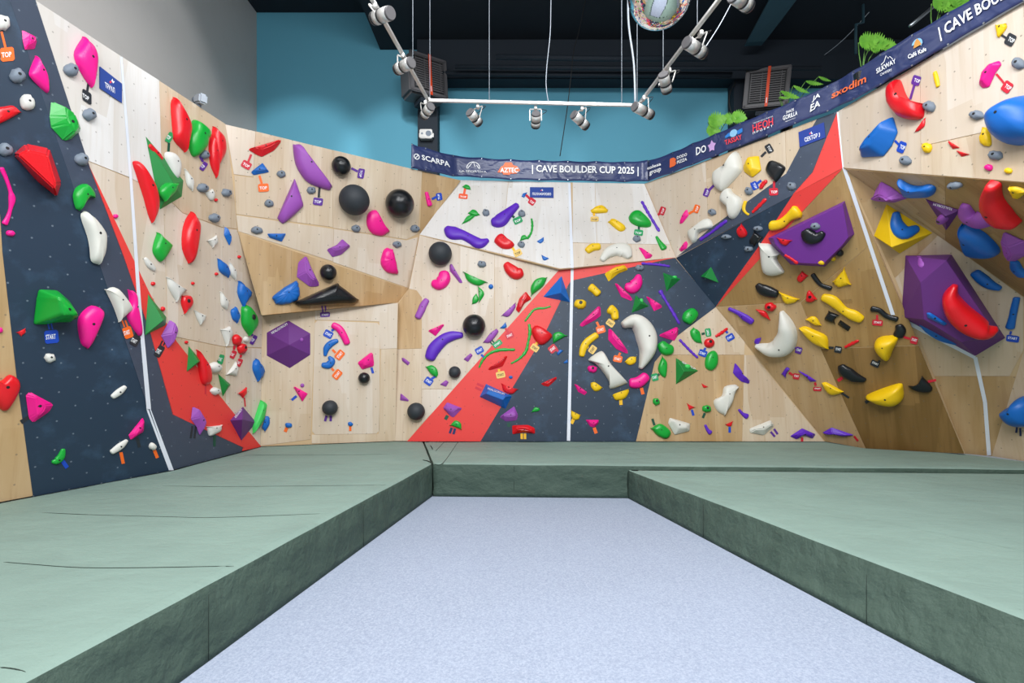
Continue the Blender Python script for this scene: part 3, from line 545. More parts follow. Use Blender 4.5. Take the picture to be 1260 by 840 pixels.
# ------------------------------------------------------------------ climbing holds
HOLDS = '''
P|w|jug|3,28,16,22
F|p|wedge|26,36 31,39 43,47 45.5,51 43,61 30,62 27,50
D|p|leaf|45,70 38,87 40,96 57,113 60,112 58,95 52,81
P|e|pebble|21,93,17,20
P|w|nugget|33,126,17,21
D|r|jug|-6,134 5,131 17,130 26,138 18,143 0,152 -8,150
F|g|block|61,123 92,140 98,153 100,161 86,173 77,174.5 61,157 59,143
P|e|pebble|86.5,86,15,18
D|p|leaf|104,46 94,63 96,77 106,96 114,107 117,96 119,72 114,55
P|e|pebble|109,141,14,17
F|r|wedge|16,190 31,176 61,182 76,225 70,243 44,222|h=.2;t=21,190 34,184 59,191 69,226 67,233 46,213
P|e|pebble|6,184,17,18
P|e|pebble|99.5,196,14,17
D|g|halfmoon|92,238 96,230 107,226 116,236 117,243 109,243 99,258 95,256 92,245
S|p|arc|2,207,6 8,220,5 13,235,5 15,244,9 13,257,5 10,267,6 6,275,8
P|p|chip|13,287,10,8
D|c|fin|102,266 106,260 116,268 129,287 130,302 128,316 123.5,325 115,321 113,305 110,290|h=.09
P|p|chip|142,266,5,6
F|g|block|46,355 70,356 86,370 92,382 91,391 86,397 69,397 55,400 39,400 43,367|h=.25;smooth
D|p|leaf|114,376 128,382 126,395 114,422 108.5,428.5 101,422 97,399 101,386
D|r|chip|21,409 31,404 31.5,409 26,413.5
P|p|chip|0,406,6,8
P|w|nugget|61,440,12,13
D|c|fin|132,357 141,353 150,361 163,380 158,386 148,395 142,378
D|p|curve|159,357 166,359 166,376 170,390 174,412 171,412 159,393 158,384 161,372
D|r|jug|-8,466 2,469 13,461 24,468 24.5,480 14,500 7,506 0,502 -8,490
F|p|wedge|30,486 35,481 67,497 61,507 40,521 34,515
S|g|curve|78,553,5 75,562,9 70,567,8 65,568,4
S|w|crimp|154,476,5 147,482,8 139,488,6
S|w|crimp|156,542,4 148,549,8 138,556,6
F|p|wedge|175,513 178,518 177,531 160,542 157,535
P|w|crimp|187.5,549,8,10
D|r|leaf|216,120.5 213,128 215,160 217,173 229,186 233,171 234,156 226,137
D|g|sloper|241,147 256,158 258,168 254,173 253,183 241,193 235,181 234,166 238,156
D|r|fin|264,156 274,166 277,179 276,192 269,203 266.5,194 264,175 263,162
D|r|blade|261,166 264,175 269,206 267,217.5 260.5,202 258.5,179
P|e|pebble|251,190,9,12
D|w|sloper|204,190 212,187 219,194 222,206 219,220 212,214
V|q|volume|179,167 226,222 224,242 197,258|a=214,226;h=.12
S|r|bar|185,179,4 190,185,5 195,190,5 199,195,4|on;fn
D|g|halfmoon|198,238 200,229 209,224 219,226 215,237 204,247|on;fn
D|r|blade|168,198 166,201 171,217 179,242 185,264 189,273.5 193,266 195,251 190,230 181,213 172,199
D|w|drop|228,209 238,222 237,234 231,227
P|e|pebble|248.5,231,11,12
D|w|drop|253,237 261,233 264,238 263,245 259,246
P|e|pebble|278,237,10,11
P|r|dot|265.5,246,4,4
P|e|pebble|263,268,11,12
D|r|leaf|237,261 244,272 244,287 238.5,321 234,323 227,306 227,285 231,270
D|g|drop|195,287 210,300 211,305 201,321 196,320 190,310 191,299
F|b|blade|276,278 285,293 282,303 275,289
D|w|drop|256,296 266,290 268,298 262,304
P|r|dot|294,316,4,4
S|w|crimp|179,318,4 184,325,7 190,331,5
P|r|dot|188,349,5,5
D|w|fin|207,342 228.5,357 218,370 209,354
P|r|dot|237,348.5,4,4
D|b|leaf|269,319 278,325 283,337 281,341 271,333
D|w|drop|283,324 291,335 290,344 284,337
P|r|dot|266,337,4,4
D|b|shell|295,347 308,358 308,365 300,376 294,361
D|r|jug|225,364 235,364 237,375 228,385 224,373|hole
P|r|dot|200,380,5,6
D|w|drop|272,360 281,372 279,380 273,375
D|w|drop|240,382 253,388 251,395 247,399 243,391
D|b|leaf|285,382 290,378 295,389 292,397 287,392
D|g|jug|300,377 306,376 315,390 316,402 308,412 300,400 299,386|hole
V|q|volume|182,361 205,390 204,400 178,413|a=201,394;h=.14
F|m|wedge|197,413 208,392.5 220,406 215,418 206,430
P|r|dot|229,421,4,4
V|q|volume|232,425 248,444 229.5,457.5|a=244,445;h=.12
D|r|blade|244,432 257,451 260,469 254,473.5 249,469 245,449
P|w|sloper|263,452,14,15
D|w|drop|273,406 282,402 286,410 279.5,424.5
P|r|jug|290,418,9,15
P|r|jug|296.5,428.5,9,15|hole
P|w|chip|302,417.5,5,8
D|w|fin|280,460 290,446 293,454 290,462
P|w|nugget|264,481,10,10
V|q|volume|268,459 284,473 274,488|a=281,474;h=.1
D|b|rock|313,445 316,442 324.5,455 323,463 318,468 312.5,455
D|r|drop|294,484 303,477 303.5,484 299,489
V|v|volume|283,517 299,500 315.5,519.5 297,542.5|a=298,516;h=.16
D|l|leaf|322,493 328,494 322,520 313,532 313,522 318,505
D|b|rock|323,523 327,512 331,513 331.5,522 326,531 322.5,527
F|m|wedge|236,499 254,518 254,522 245,537 241,526 234,516
D|w|crimp|256,525 272.5,523 271.5,530 260,536 257,533
F|r|wedge|304,184 307,182.5 330,175.5 345,171 347,174 338,185.5 322,194 315,191
F|b|wedge|308,212 323,199.5 332,212 312,216
P|e|pebble|346,214,10,10
P|e|pebble|383,234,10,10
P|e|pebble|331,250,10,10
D|m|leaf|361,179 363,177.5 370,177.5 377,187 407,226 407.5,230 405,233.5 384,226.5 373.5,218 364,201
D|m|leaf|362,221 364,222 373,249 370.5,257 352,273 347,274 342.5,269 343,264.5 355,237
B|k|ball|420,204,11.5
B|K|ball|436,246,18.5
B|k|ball|492,250.5,17.5
P|e|pebble|438,281,10,10
P|e|pebble|510.5,281,10,10
D|p|halfmoon|453,263 461,258 465,261 472.5,275 479,285 471,290 459,287.5 452,277
S|p|bar|525,237,4 527,245,5 529,252,6
P|e|pebble|316,283,13,10
F|b|wedge|328,287 352.5,287 347,298 331,292.5
F|m|saddle|401,307 414,301 421,293 432,303 420,314 408.5,317
F|m|wedge|364,341 366,322.5 376,314 379,318 383,329 394,350.5 391,353 381,353.5
B|k|ball|404,335,10
D|b|shell|337,363.5 363,346 367,349 369,360 366,369 353,374 341,374 338,370.5
D|k|spearhead|365,371 412,350 418,350.5 441,368 437,372.5 420,373 370,376|h=.2
D|p|shell|469.5,318 474,306 483,307 486.5,319 490,335 488,337 477,335 470,327
P|e|pebble|488.5,300.5,10,9
B|K|ball|541.7,311.7,14.5
S|p|kidney|533,348,9 540,349,15 546,343,16 546,336,13
F|m|blade|553,325 556,324 570,348 566,349 553,333
S|m|bar|514,390,8 518,382,9 521,375,9 525,369,7
F|p|blade|526,407 546,398 547,400 536,414
V|v|volume|328,409 355,394 382,410 382,436.5 356.5,453 328,437.5|a=356,424;h=.22
P|m|dot|371,418,5,5|on
S|p|arc|410,400,8 417,404,9 423,413,9 427,422,8
S|b|curve|400,437,4 402,428,8 408,422,8 415,419,5
S|b|kidney|397,449,6 404,449,9 408,444,9 405,439,4
P|m|dot|372,474,5,5
F|p|wedge|360.5,476 362,475 379.5,484 372,495
B|K|ball|406,501.5,9.5
P|b|chip|355,523,8,7
P|b|chip|431,521.5,6,6
F|p|wedge|439,446 456,433 459,434 461,448 460,451 445,455
B|k|ball|448,465,7.2
F|m|chip|494,440 497,440 505,446 502,450 494.5,444
F|m|chip|492.5,484 494,484 503.5,492 502.5,494 492,492.5
B|K|ball|512,506,11
D|g|halfmoon|524,451 531,449 537,453 539,460 537,464 530,460
B|K|ball|559.5,457.7,7.5
F|m|chip|541,473 549,467 552.5,470 549,476
F|m|wedge|544.6,502 550,494 569.5,502 558.5,514 555,513
D|g|halfmoon|554,523 560,517 567,520.5 567.5,528
S|i|arc|529,440,13 534,429,16 545,418,14 556,413,12 568,412,7
D|g|halfmoon|569,229.6 573,227 578,229 579,233 573,232
S|i|twist|607,273,10 615,271,16 625,262,12 636,252,7
D|g|halfmoon|576,262 581,258 586,259 590,264 584.5,265.5 578,263.5
D|g|leaf|569,275 573,268 578,265 585,265 578,271
P|e|pebble|598,262,8,9
P|e|pebble|642,263,8,9
P|e|pebble|641.5,301,8,8
S|i|twist|550,281,9 557,286,16 570,289,11 580,294,11 590,299,12 600,295,5
D|b|chip|642,241.5 643.5,238 648.5,237 645,243
D|r|sloper|608,295 613,288.5 618.5,288 625,294 633,300 628,305 618.5,305 611,300
S|g|twig|654,269,2 655,276,3 654,285,2.5 650,292,3 647,293,2
D|g|halfmoon|640,296 641.5,290.5 646,289 650,293
D|b|chip|661,297 665,295 669,292 669,296 665,299
D|b|chip|666.5,314 675,318 671,320 668,319
P|e|pebble|593,325,10,9
D|g|halfmoon|571,335 598,347 590,351 581,349 574,343.5
D|g|leaf|588,351.5 595,358.5 595,364 589.5,372 589,363
D|g|leaf|586,361 589,367 587,372 581,374 581.5,366.5
P|b|dot|604,352.5,6,6
S|r|kidney|623,325,9 628,331,14 635,336,15 641,335,12
D|g|halfmoon|673,341.5 668.5,351.5 654,363 653,353 658.5,344 667,341
F|r|saddle|647,358 655,368 646,373 638.5,386 634,381 638.5,367
D|m|blade|634,373 634,378.5 626,389 618,388
B|k|ball|583.3,400.6,14.3
D|m|bar|595,421 603,410 611,404.5 613,408.5 603,421
D|b|halfmoon|615.5,403.5 622,396.5 623.5,401.5 620,404
S|g|twig|646,395,2 651,388,3 657,381,2.5 664,379,3 669,379,2.5 677,377,2
S|g|twig|651,399,3 652,409,4 650,420,3 647,432,4 639,441,3 629,447,2
S|g|twig|633,430,3 614,430.5,4 602,435,3 594,443,3 589.5,452,2
D|r|sloper|654,407 661,400 678,410 678,416 668,424 660,420
V|b|volume|668,365 691,339 702,372|a=690,360;h=.16
F|r|wedge|599.6,454 623,437 625,438 619,451 602,456
F|m|chip|570,442 579,434 582,437 576,445.5
P|b|dot|628.5,464,5,4
D|r|halfmoon|617,472 623.5,476.5 637,479 630,484.7 620,481
F|b|volume|598,472 630,487 622,503 590,488|h=.16;t=602,479 622,488 619,492 598,484
F|m|wedge|614,513 633,498.5 638,511 636,517.5 622,519
D|g|halfmoon|654,507 658,501 664,502 663,505.5
F|r|wedge|629.5,523 650,522 658.5,526 659,534 644,532 630,535
F|r|wedge|665,472 673,468 685,463 685.5,466 675,476 669,475
D|y|crimp|727,258.5 733,254 742,253 748,258.5 746,261 730,261.5
D|y|bar|749,273 754,269 769,278 768,283 761,283
D|g|sloper|774,266 779,259.5 788,260 801,273 799.6,278 788,278 777,273
P|e|pebble|783.5,294,9,9
S|i|stick|790,248,3 796,259,3.5 802,269,3 811,284,3.5
S|y|kidney|723,308,8 729,304,9 737,303,8
S|c|arch|741,319,7 748,311,12 758,307,14 768,308,17 774,315,9
F|p|saddle|785,304 803.5,314 800,318 794,318.7
F|y|saddle|743,337 756,328.5 768.5,325.5 773.5,332 761,337 748.5,347.5
P|e|pebble|787,329.5,10,8
S|i|stick|790,324,3 805,325,3 815,326,3 824,327.5,2.5
S|p|kidney|771,352,9 778,353,16 784,347,14 786,339,7
F|p|blade|755.7,348.5 758.5,348 779,368.5 776.5,370.7 764,365.7
S|y|bone|727,353,10 731,356,9 736,361,9
P|y|jug|714,374.5,14,13|hole
V|q|volume|782,362.5 799,376.7 777,385|a=788,373;h=.12
P|l|dot|789,370,5,6|on
F|p|wedge|794.5,365 796,364 815.5,377 814,379 804.5,383.5
F|p|wedge|712,400 736,376 739,377 740,388.5 733,394 716,403
S|y|bone|751,380,12 756,384,10 757,391,9
S|c|fishtail|768,399,9 780,395,17 790,402,22 796,415,25 797,430,20 793,443,12 789,452,5|h=.2
D|g|halfmoon|680,415.5 681.5,410 688.5,408 697,413 681,422
D|b|halfmoon|685,435 688.5,430 693,431.5 687,437
D|b|chip|693,446 698,442 699,446 695,447
S|y|banana|716,437,7 718,428,9 723,420,9 734,412,8
F|p|blade|748,404 751,404 765,420 774,434 771.5,436 758,430 747.5,418
D|c|bone|724,442 738,432 743.5,434 752,448 771,469 770,472 753,478 750,475.7 750,469.5 741,455.6 732,446|h=.13
D|y|crimp|769,445 775,439 783,439 782,446 775,449
P|p|jug|729,454,11,10|hole
D|y|crimp|727,471 732,470 741,476.5 738,480 732,481 727.5,476
F|p|bar|706,472 710,473 723,482.6 719.5,486.5 711,482
S|p|kidney|777,471,12 786,470,14 795,463,12
D|y|crimp|754,486.5 756.6,484 773,478.5 774,482 769,490 758,492
D|y|crimp|703,505 714,510.5 712,515.6 706,516 703,511
F|p|wedge|720,516 737,516 736.5,520.5 731,526 726,525
D|c|horn|876,217 879,213 895,205 905,187 908,188.6 912,203 909.6,212 890,233 885,234.6 877.5,228|h=.14
D|c|bone|885.5,246 889,235 897,231 901,237 911,244 911,255 904,267 897,268 895,256|h=.12
D|c|curve|846,285 851,281 867,269 874,271 875,279.6 860,285 856,296 851.6,299 847,292
P|e|pebble|876.6,261,9,9
P|e|pebble|922,235,9,11
F|p|wedge|836,276 839,265 846,257 848,265 840,275
S|g|tadpole|808,291,3 812,298,5 817,305,8
F|p|wedge|835,307 845,296 847,300 845,306 838,310
S|i|stick|862,294.5,4 875,286,3 885,278,4 894,271.6,3.5
S|y|hook|917,248,4 915,256,4 917,261,3 921,264,3
S|r|twig|926,261,3 933,254,4 942,245,4
D|r|jug|906,283 912,276 918.6,285 917.7,291 909.6,292
P|e|pebble|894,291,11,6
P|e|pebble|933,281,11,7
P|e|pebble|921.5,306,10,7
D|k|rock|922,297 928,285 938,292 928,303
F|y|block|914,204.6 921,193 935,191 938,210 926,219.5 915,212|smooth
D|k|sloper|942,207 946.6,198 954,198 964.5,204 964.5,210 955.5,222.5 952,222.5 944,213.6
S|r|twig|936,231,4 939,226,5 943,222.5,4
P|e|pebble|974.6,229,10,11
S|y|bone|949,278,12 960,276,12 970,268,11 980,261,18
F|V|volume|945,293 1039.5,247 1051.5,287.7 1041.5,300 1015,328 973,325.5 950,302|h=.22;t=951,293 1037,251 1044,292 1036,302 1013,325 975,323 954,301
P|e|pebble|1003.5,278,11,10|on
S|k|kidney|991,285,13 997,292,18 1006,292,13 1012,287,8|on
D|r|crimp|957,293 973.4,296 967,302 960,299|on
S|r|twig|966,314,3 973,318,3 981,324,4|on
P|y|chip|1010.6,323,7,6|on
P|y|chip|1025,318,6,7
P|k|chip|1033,311,9,10
D|c|boot|934,300 949,301.5 960,311.6 955,318.6 963.4,333 962.6,337 950,340 939,336 935.5,320|h=.12
S|k|kidney|932,351,7 938,356,13 948,360,13 955,362,10
D|y|crimp|959.5,360 982,368 978,372 969,374 963.4,370
D|r|rock|981,341 987,334 994,339.5 986,347 981.5,346
S|k|snake|1000,338,6 1005,345,6 1011,351,5 1022,355,6
D|y|shell|1025,346.5 1038.5,331 1046,349.5 1031.5,353.4
D|r|jug|991.7,366.6 993,359.6 996.7,358 1004.7,368 999,372 992,371|hole
S|y|wave|1013,366,9 1024,370,13 1038,382,10 1050,388,13 1059,393,10
D|k|rock|1015,391 1020,383 1032,388 1027,393 1027,398 1017,395
F|k|block|1030,399 1034,393 1047.5,402 1044,408
P|r|jug|948,377.5,13,12|hole
D|r|halfmoon|931,381 942,383.6 947,393 938,389
D|y|crimp|992,393 998,389.5 1004.5,391 1010,400 1003,400
D|y|leaf|983.5,404 990.5,402 1003,407 1017,414.5 1019,429 1015,429 1000,422 989,411.5
S|c|whaletail|961,385,5 966,398,16 968,412,24 962,426,27 949,430,16 938,428,9 930,426,4|h=.17
S|i|blade|897,380,4 908,385,5 917,391,8 925,396,7
D|i|chip|928,420 930,417 936,415.5 936,418 933,423.5 929,423
S|r|twig|1040,427,3 1048,423,4 1056,419,3
S|g|kidney|846,394,14 849,389,17 854,384,14
S|i|stick|812.5,358,5 820,371,3 828,384,4 836,398,3
V|q|volume|815.5,335 838,343 820,359|a=826,343;h=.12
P|l|dot|830,341,6,4|on
V|q|volume|862,340 875,328 884.7,348|a=867,341;h=.12
F|p|wedge|810,412 832.5,401.6 835,403.6 834,413 830,420 812,414.5
S|g|kidney|814,423,11 819,429,15 826,430,12
D|g|leaf|849.6,407 853.4,403 861,408 863.5,422 856.5,420.7 851,414.5
P|r|donut|872.5,422,13,12|hole
S|r|twig|881,413.6,3 887,410,4 895,404,3
S|i|stick|836.5,418,3 845,427,3 852,434,3 858.5,440,2.5
D|g|sloper|868,443 872,434 879,431 883.6,437 883,449 876.6,455.6 869,452.5
V|q|volume|831.5,440 859.6,456 831.5,473|a=842,457;h=.15
P|l|dot|845.7,451,8,6|on
D|g|leaf|810,451 815,438.6 821,446 820,462 817,464 811.6,458.7
D|r|chip|863.5,472 871,476 866,477
F|i|saddle|901,458.7 903.7,445.5 913,457 913.8,463 923,468 922,472.6 912,470 904.5,463
D|c|wave|879,492.7 889,486.5 892,475.7 904.5,472.6 909,475.7 904.5,483.5 901,496 892,510.5 883,505|h=.11
P|g|jug|807.5,494,8,10|hole
D|r|chip|845.7,496.6 855,501 848,504.3
P|g|jug|869.4,502.8,10,10|hole
S|i|hook|909.5,504,3 914,509,4 919,512,7
S|i|hook|868,523,3 871,529,4 874,532,6
D|r|chip|893,522 901.7,518 900,524 895,524
D|g|leaf|801.6,526.7 813,521 825,530 824,537 818,539.4 808.6,535
F|c|block|821,520.5 823,513 850,520.5 849,530.6 829.5,536|smooth
F|c|wedge|921,527 948,516 953,523 940,536 922,532.5
F|i|bracket|971,536.6 986.6,526 1004,534 1000,540 988,535 980,541
F|i|blade|1011,532 1023,525 1052.5,535 1038,537.5 1026.6,533 1018,535
D|i|chip|961.6,460 967.5,452 971.6,454 967.5,460 966.6,465
F|i|blade|981,454.5 994,461 1006,469 997,470 992,464
D|y|crimp|1011.6,471.6 1017,471 1036.6,481.6 1035,484 1022.5,486 1014,478
S|k|paddle|1035,451,9 1041,458,15 1051,464,12 1064,468,5
S|k|snake|1073,380,7 1082,382,6 1091,389,6 1103,393,7
S|k|bone|1106,401,10 1108,407,14 1105,413,13
D|y|dome|1075,426 1079,418 1090.6,414.7 1104.6,416.4 1098,432 1091.5,445 1080,436.5|h=.2
F|v|volume|1114,314 1171,313 1237,415.6 1200,438 1109,390|h=.4;t=1132.5,347.5 1164,320 1226,411 1183,421 1137,393
S|r|crescent|1175,353,8 1170,367,22 1179,385,30 1196,400,29 1213,408,18 1226,406,6|on;h=.17
D|m|rock|1129,316 1136,318.7 1148,324 1145,332 1131,327.5|on;lift=.05
F|b|blade|1139.5,384 1145,384 1166.6,398 1162,401 1141,391|on;lift=.01
S|b|arc|1134,399,6 1144,407,9 1158,416,8 1176,423,4|on;lift=.07
S|b|saddle|1200,336,13 1209,344,15 1219,351,12 1230,355,7
S|b|bone|1251,367,9 1248,380,10 1246,390,10 1243,403,12
D|y|dome|1066,487.6 1104.6,473.7 1110.7,480.6 1110,493 1099,500 1082,498 1071,493.7|h=.2
D|k|fin|1118,475 1127,474.5 1135,464 1147,477 1143,483 1129,482 1120,478
D|b|dome|1231,507 1246,498 1250,491 1262,490 1272,500 1272,522 1258,526 1246,524.6 1236,517|h=.25
D|r|crescent|1092,120.7 1092.7,106 1100.7,98 1105,100 1111.4,117 1120,126 1133,128 1132,144 1120,147.5 1106,144 1095,131|h=.16
F|b|leaf|1058,185 1067,171 1086.5,154.6 1100.7,141 1107,162 1099,180 1088,194 1060,195|smooth;h=.16
S|y|curve|1150,89,5 1152,97,6 1154,106,5
P|e|pebble|1144.5,131,13,15
P|e|pebble|1115,197.5,12,13
P|e|pebble|1202.5,141.6,16,13
P|e|pebble|1225.7,191,16,13
P|e|pebble|1254,78,14,16
D|r|chip|1126.6,162 1138,146 1137,155 1130,161
P|y|nugget|1141.5,182,10,14
F|r|chip|1167,172.5 1182,182 1172,183.6 1168,178
F|r|chip|1176,184.5 1194.5,190 1183,193
F|p|saddle|1204,104.6 1207,88.6 1217,78 1231,74 1234,79 1226,90 1218,108 1209,109.6|smooth
D|b|dome|1216,150 1220,138 1232,128 1250,119 1268,117 1284,130 1284,165 1260,176 1238,178 1223,168|h=.3
D|y|rock|1205,172.5 1209.6,157 1215,158 1219,174 1217,179.6 1210,179
P|p|chip|1216.8,206,9,9
P|y|chip|1241,210,9,8
D|y|rock|1225,31 1237,29 1238,34 1230,45 1227,44.5
F|m|saddle|1074.4,242 1079,230 1083.6,222 1097.6,229.7 1108,237.5 1118.6,243.6 1101,249.7 1089,248
D|b|bone|1103.7,222 1117,229 1129,231 1141,229 1149,233 1147,241 1138,242.4 1115,242 1110,235
P|e|pebble|1176,227,17,8
V|y|volume|1075,290 1090.6,250.6 1148,286.4 1107,312|a=1097,304;h=.22
S|b|crescent|1103,262,9 1104,276,17 1113,286,17 1128,281,10|on
V|v|volume|1138,244.5 1182,258.5 1164,284|a=1163,266;h=.1
P|m|donut|1161,268,13,12|on;hole
S|m|kidney|1187,254,10 1190,264,15 1200,270,16 1214,273,10
S|r|crescent|1221,229,15 1220,245,20 1230,263,19 1248,276,8|h=.14
D|y|rock|1241.7,230.6 1251,230.6 1263,235 1255,243.6 1247,243
D|b|drop|1181.4,280 1188,280 1207.6,289 1226,308 1223,317 1202,317 1190,310
F|m|block|1235,283.5 1262,296 1268,312 1249.5,321.7 1237,308
S|b|kidney|1248,322,9 1251,331,11 1258,338,9
'''
TAGS = '''
o|1,39,6,59|8,67,17,17,-6|TOP
K|108,101,106,113|105.5,119,11,14,-0,s.7|TOP
B|60,397,62,405,2|62.5,414,17,16,-6|START
o|151,394,154,402,2|156,409,11,14,-18|START
K|167,408,166,412|165,419,10,13,30|START
U|245,192,249,199|249.5,204.5,6,11,35|TOP
G|206,190,207,176|207.5,169,7,13,30|TOP
U|309,411,310,413|311,418,5,12,30|TOP
K|201,419,198,425,2|195,432,8,15,30|START
G|267,445,269,443|271,442,6,12,15|START
R|288,425,287,430|286,436,6,10,25|START
R|296,436,295,440|293.5,446,6,10,25|START
R|309,190,305,200|303,203,12,9,30|TOP
o|319,216,322,226|324,231,13,10,-4|TOP
U|393,230,392,243|391,248,12,9,8|TOP|K
U|432,207,440,211|444,213.5,12,8,100|TOP
B|531,245,537,242|540,242,9,7,-100|TOP
U|398,376,399,384,2|400,387,12,6,-3|START
B|411,405,408,407|404,411,11,9,28|START
o|409,430,413,434|418,436.5,12,9,-50|START
o|408,453,411,456|415,460.5,12,9,-50|START
B|536,463,531,466|527.5,469,10,9,35|START
O|572.5,232,571,239|570,242,11,6,5|TOP
G|629,265,633,268|637,271.5,11,8,-25|TOP
R|647,240,652,245|654.5,248.5,8,8,35|TOP
Y|630,304,633,309|637,311.5,10,8,-25|TOP
G|603,418,608,424,2|612,423,12,7,-35|START
R|622,404,625,409|627,412.5,10,8,-25|START
B|596,440,592,436|590,431,10,8,-30|START
Y|661,421,659,424|658,428,10,8,35|START
Y|614,454,614,457|616,461,11,8,-12|START
Y|730.5,262,731,266|731.5,270,10,6,0|TOP
G|786,279,786,283|785.5,286.5,11,7,8|TOP
o|734,396,737,402|739,405.5,11,9,-15|START
Y|756,392,754,394|751,397.5,10,8,35|START
R|687,432,684,430|680,429,10,9,-40|START
Y|721,426,724,428|729,430,10,8,-55|START
o|763,434,761,438|760,441.5,11,8,10|START
U|879,228,873,234|870,237,10,7,-70|TOP
R|807,267,813,262|815.5,259.5,10,7,-70|TOP
o|848,263,855,259|857.5,257,10,7,-70|TOP
K|937,193,943,187|947,183,11,8,60|TOP
R|953,223,953,232|952.5,236,11,9,-3|TOP
B|937,222,932,226|929,228.5,10,8,65|TOP
K|1019,427,1026,427.5|1031.5,429.5,9,8,8|START
U|974,426,979,429,2|983,430.5,8,8,18|START
G|863,411,867,410|871,409,10,7,-100|START
B|868,428,866,431|864.5,434.5,10,8,20|START
B|892,406,895,410|898,415,10,8,-30|START
G|811,460,809,462|805.5,464,8,9,-15|START
R|971,458,976,461|980,462.5,8,7,10|START
R|1003,470,1004,474|1006,478,10,5,2|START
R|1079.5,387,1079.5,393|1080,396.5,13,7,5|START
R|1112,414,1120,416.5|1125,418,9,9,15|START
K|1083,443,1081,445|1077,447,11,7,25|START
B|1244,407,1243,411|1246,416,16,8,8|START
U|1121,122,1126,104.6|1128.5,99,10,12,18|TOP
B|1102,173,1107,178|1110.5,181,9,14,22|TOP
R|1227,91,1237,103|1240.5,107,11,14,35|TOP
K|1232,42,1239,47|1244.5,49,11,15,28|TOP
K|35,513,25,519|-5|
B|75,565,82,575|-5|
o|148,556,151,570|-4|
K|168,538,171,550|-4|
o|189,553,193,563|-4|
R|252,473,252,485|-2|
R|300,489,301,500|-1.6|
K|238,524,236,539,2|-3|
D|263,536,263,549|-3|
B|365,487,359,492|-3|
U|402,511,400,518|-3|
U|407,511,407,518|-3|
o|353,526,351,531|-4|
o|431,524,431,530|-3|
B|457,452,459,459|-3|
D|551,511,548,516|-4|
N|556,526,553.5,533|-3|
N|560,527,558,534|-3|
R|587,472,595,475.5|-3|
R|585,476.5,592.5,480|-3|
D|626,520,626,525|-4|
Y|642,533,642,540|-3|
Y|646,533,646,540|-3|
o|789,477,791,485|-4|
Y|763.6,491,764,498|-4|
Y|706,515,703,521|-4|
o|731,526,733.5,533|-4|
B|851,504,853,511|-3|
D|867,508,864.5,514|-3|
B|897.5,525,897.5,532|-3|
D|802.5,515,805,523|-3|
U|948,531,953,537|-2.6|
U|952,527.5,956.5,534|-2.6|
R|986.5,538,986.5,543|-3|
R|1051,536,1056,542|-2.5|
K|1036,483,1045,489|-2.5|
R|1037,464,1031,468|-4|
K|1069,492,1065,495|-4|
R|1142,469,1152,467|-3|
N|1252,525,1251,532|-2.5|
N|1256,526,1256.5,536|-2.5|
'''
COLN = {'p': 'pink', 'e': 'grey', 'r': 'red', 'g': 'green', 'w': 'white', 'c': 'cream', 'm': 'mauve', 'v': 'dark purple', 'V': 'purple', 'b': 'blue', 'y': 'yellow', 'k': 'black', 'i': 'violet', 'l': 'light green', 'q': 'green', 'K': 'matt black'}
NOUN = {'jug': 'jug hold', 'wedge': 'wedge hold', 'leaf': 'leaf-shaped hold', 'pebble': 'pebble hold', 'nugget': 'nugget hold', 'block': 'block hold', 'halfmoon': 'half-moon hold', 'arc': 'curved arc hold', 'chip': 'foot chip',
 'fin': 'fin hold', 'curve': 'curved hold', 'crimp': 'crimp hold', 'sloper': 'rounded sloper', 'blade': 'slim blade hold', 'volume': 'faceted volume', 'bar': 'bar hold', 'drop': 'drop-shaped hold', 'dot': 'screw-on dot', 'shell': 'ribbed shell hold',
 'rock': 'rough rock-like hold', 'saddle': 'saddle-shaped hold', 'ball': 'ball hold', 'kidney': 'kidney-shaped hold', 'twist': 'twisted hold', 'twig': 'knobbly twig hold', 'stick': 'knobbly stick hold', 'arch': 'arch-shaped hold', 'bone': 'bone-shaped hold',
 'fishtail': 'fishtail-shaped hold', 'banana': 'banana-shaped hold', 'horn': 'horn-shaped hold', 'tadpole': 'tadpole-shaped hold', 'hook': 'hook-shaped hold', 'boot': 'boot-shaped hold', 'snake': 'snaking hold', 'wave': 'wave-shaped hold', 'whaletail': 'whale-tail hold',
 'donut': 'ring-shaped hold', 'spearhead': 'spearhead hold', 'bracket': 'folded bracket hold', 'paddle': 'paddle-shaped hold', 'dome': 'dome hold', 'crescent': 'crescent hold'}
VFACES = []     # faces of volumes that other holds sit on: (outline, plane)
THINGS = []
PROTO = {}
def hold_plane(x, y, on):
    if on:
        for pts, P in reversed(VFACES):
            if inside(pts, x, y): return P
    P = PL[facet_at(x, y)]; return (P[0], P[1] + P[0] * .0095)
def poly_info(pts):
    c = (sum(p[0] for p in pts) / len(pts), sum(p[1] for p in pts) / len(pts))
    A = abs(sum(pts[i][0] * pts[(i + 1) % len(pts)][1] - pts[(i + 1) % len(pts)][0] * pts[i][1] for i in range(len(pts)))) / 2
    return c, A
def local_area(w): return abs(sum(w[i].x * w[(i + 1) % len(w)].y - w[(i + 1) % len(w)].x * w[i].y for i in range(len(w)))) / 2
def ccw(w): return w if sum(w[i].x * w[(i + 1) % len(w)].y - w[(i + 1) % len(w)].x * w[i].y for i in range(len(w))) > 0 else w[::-1]
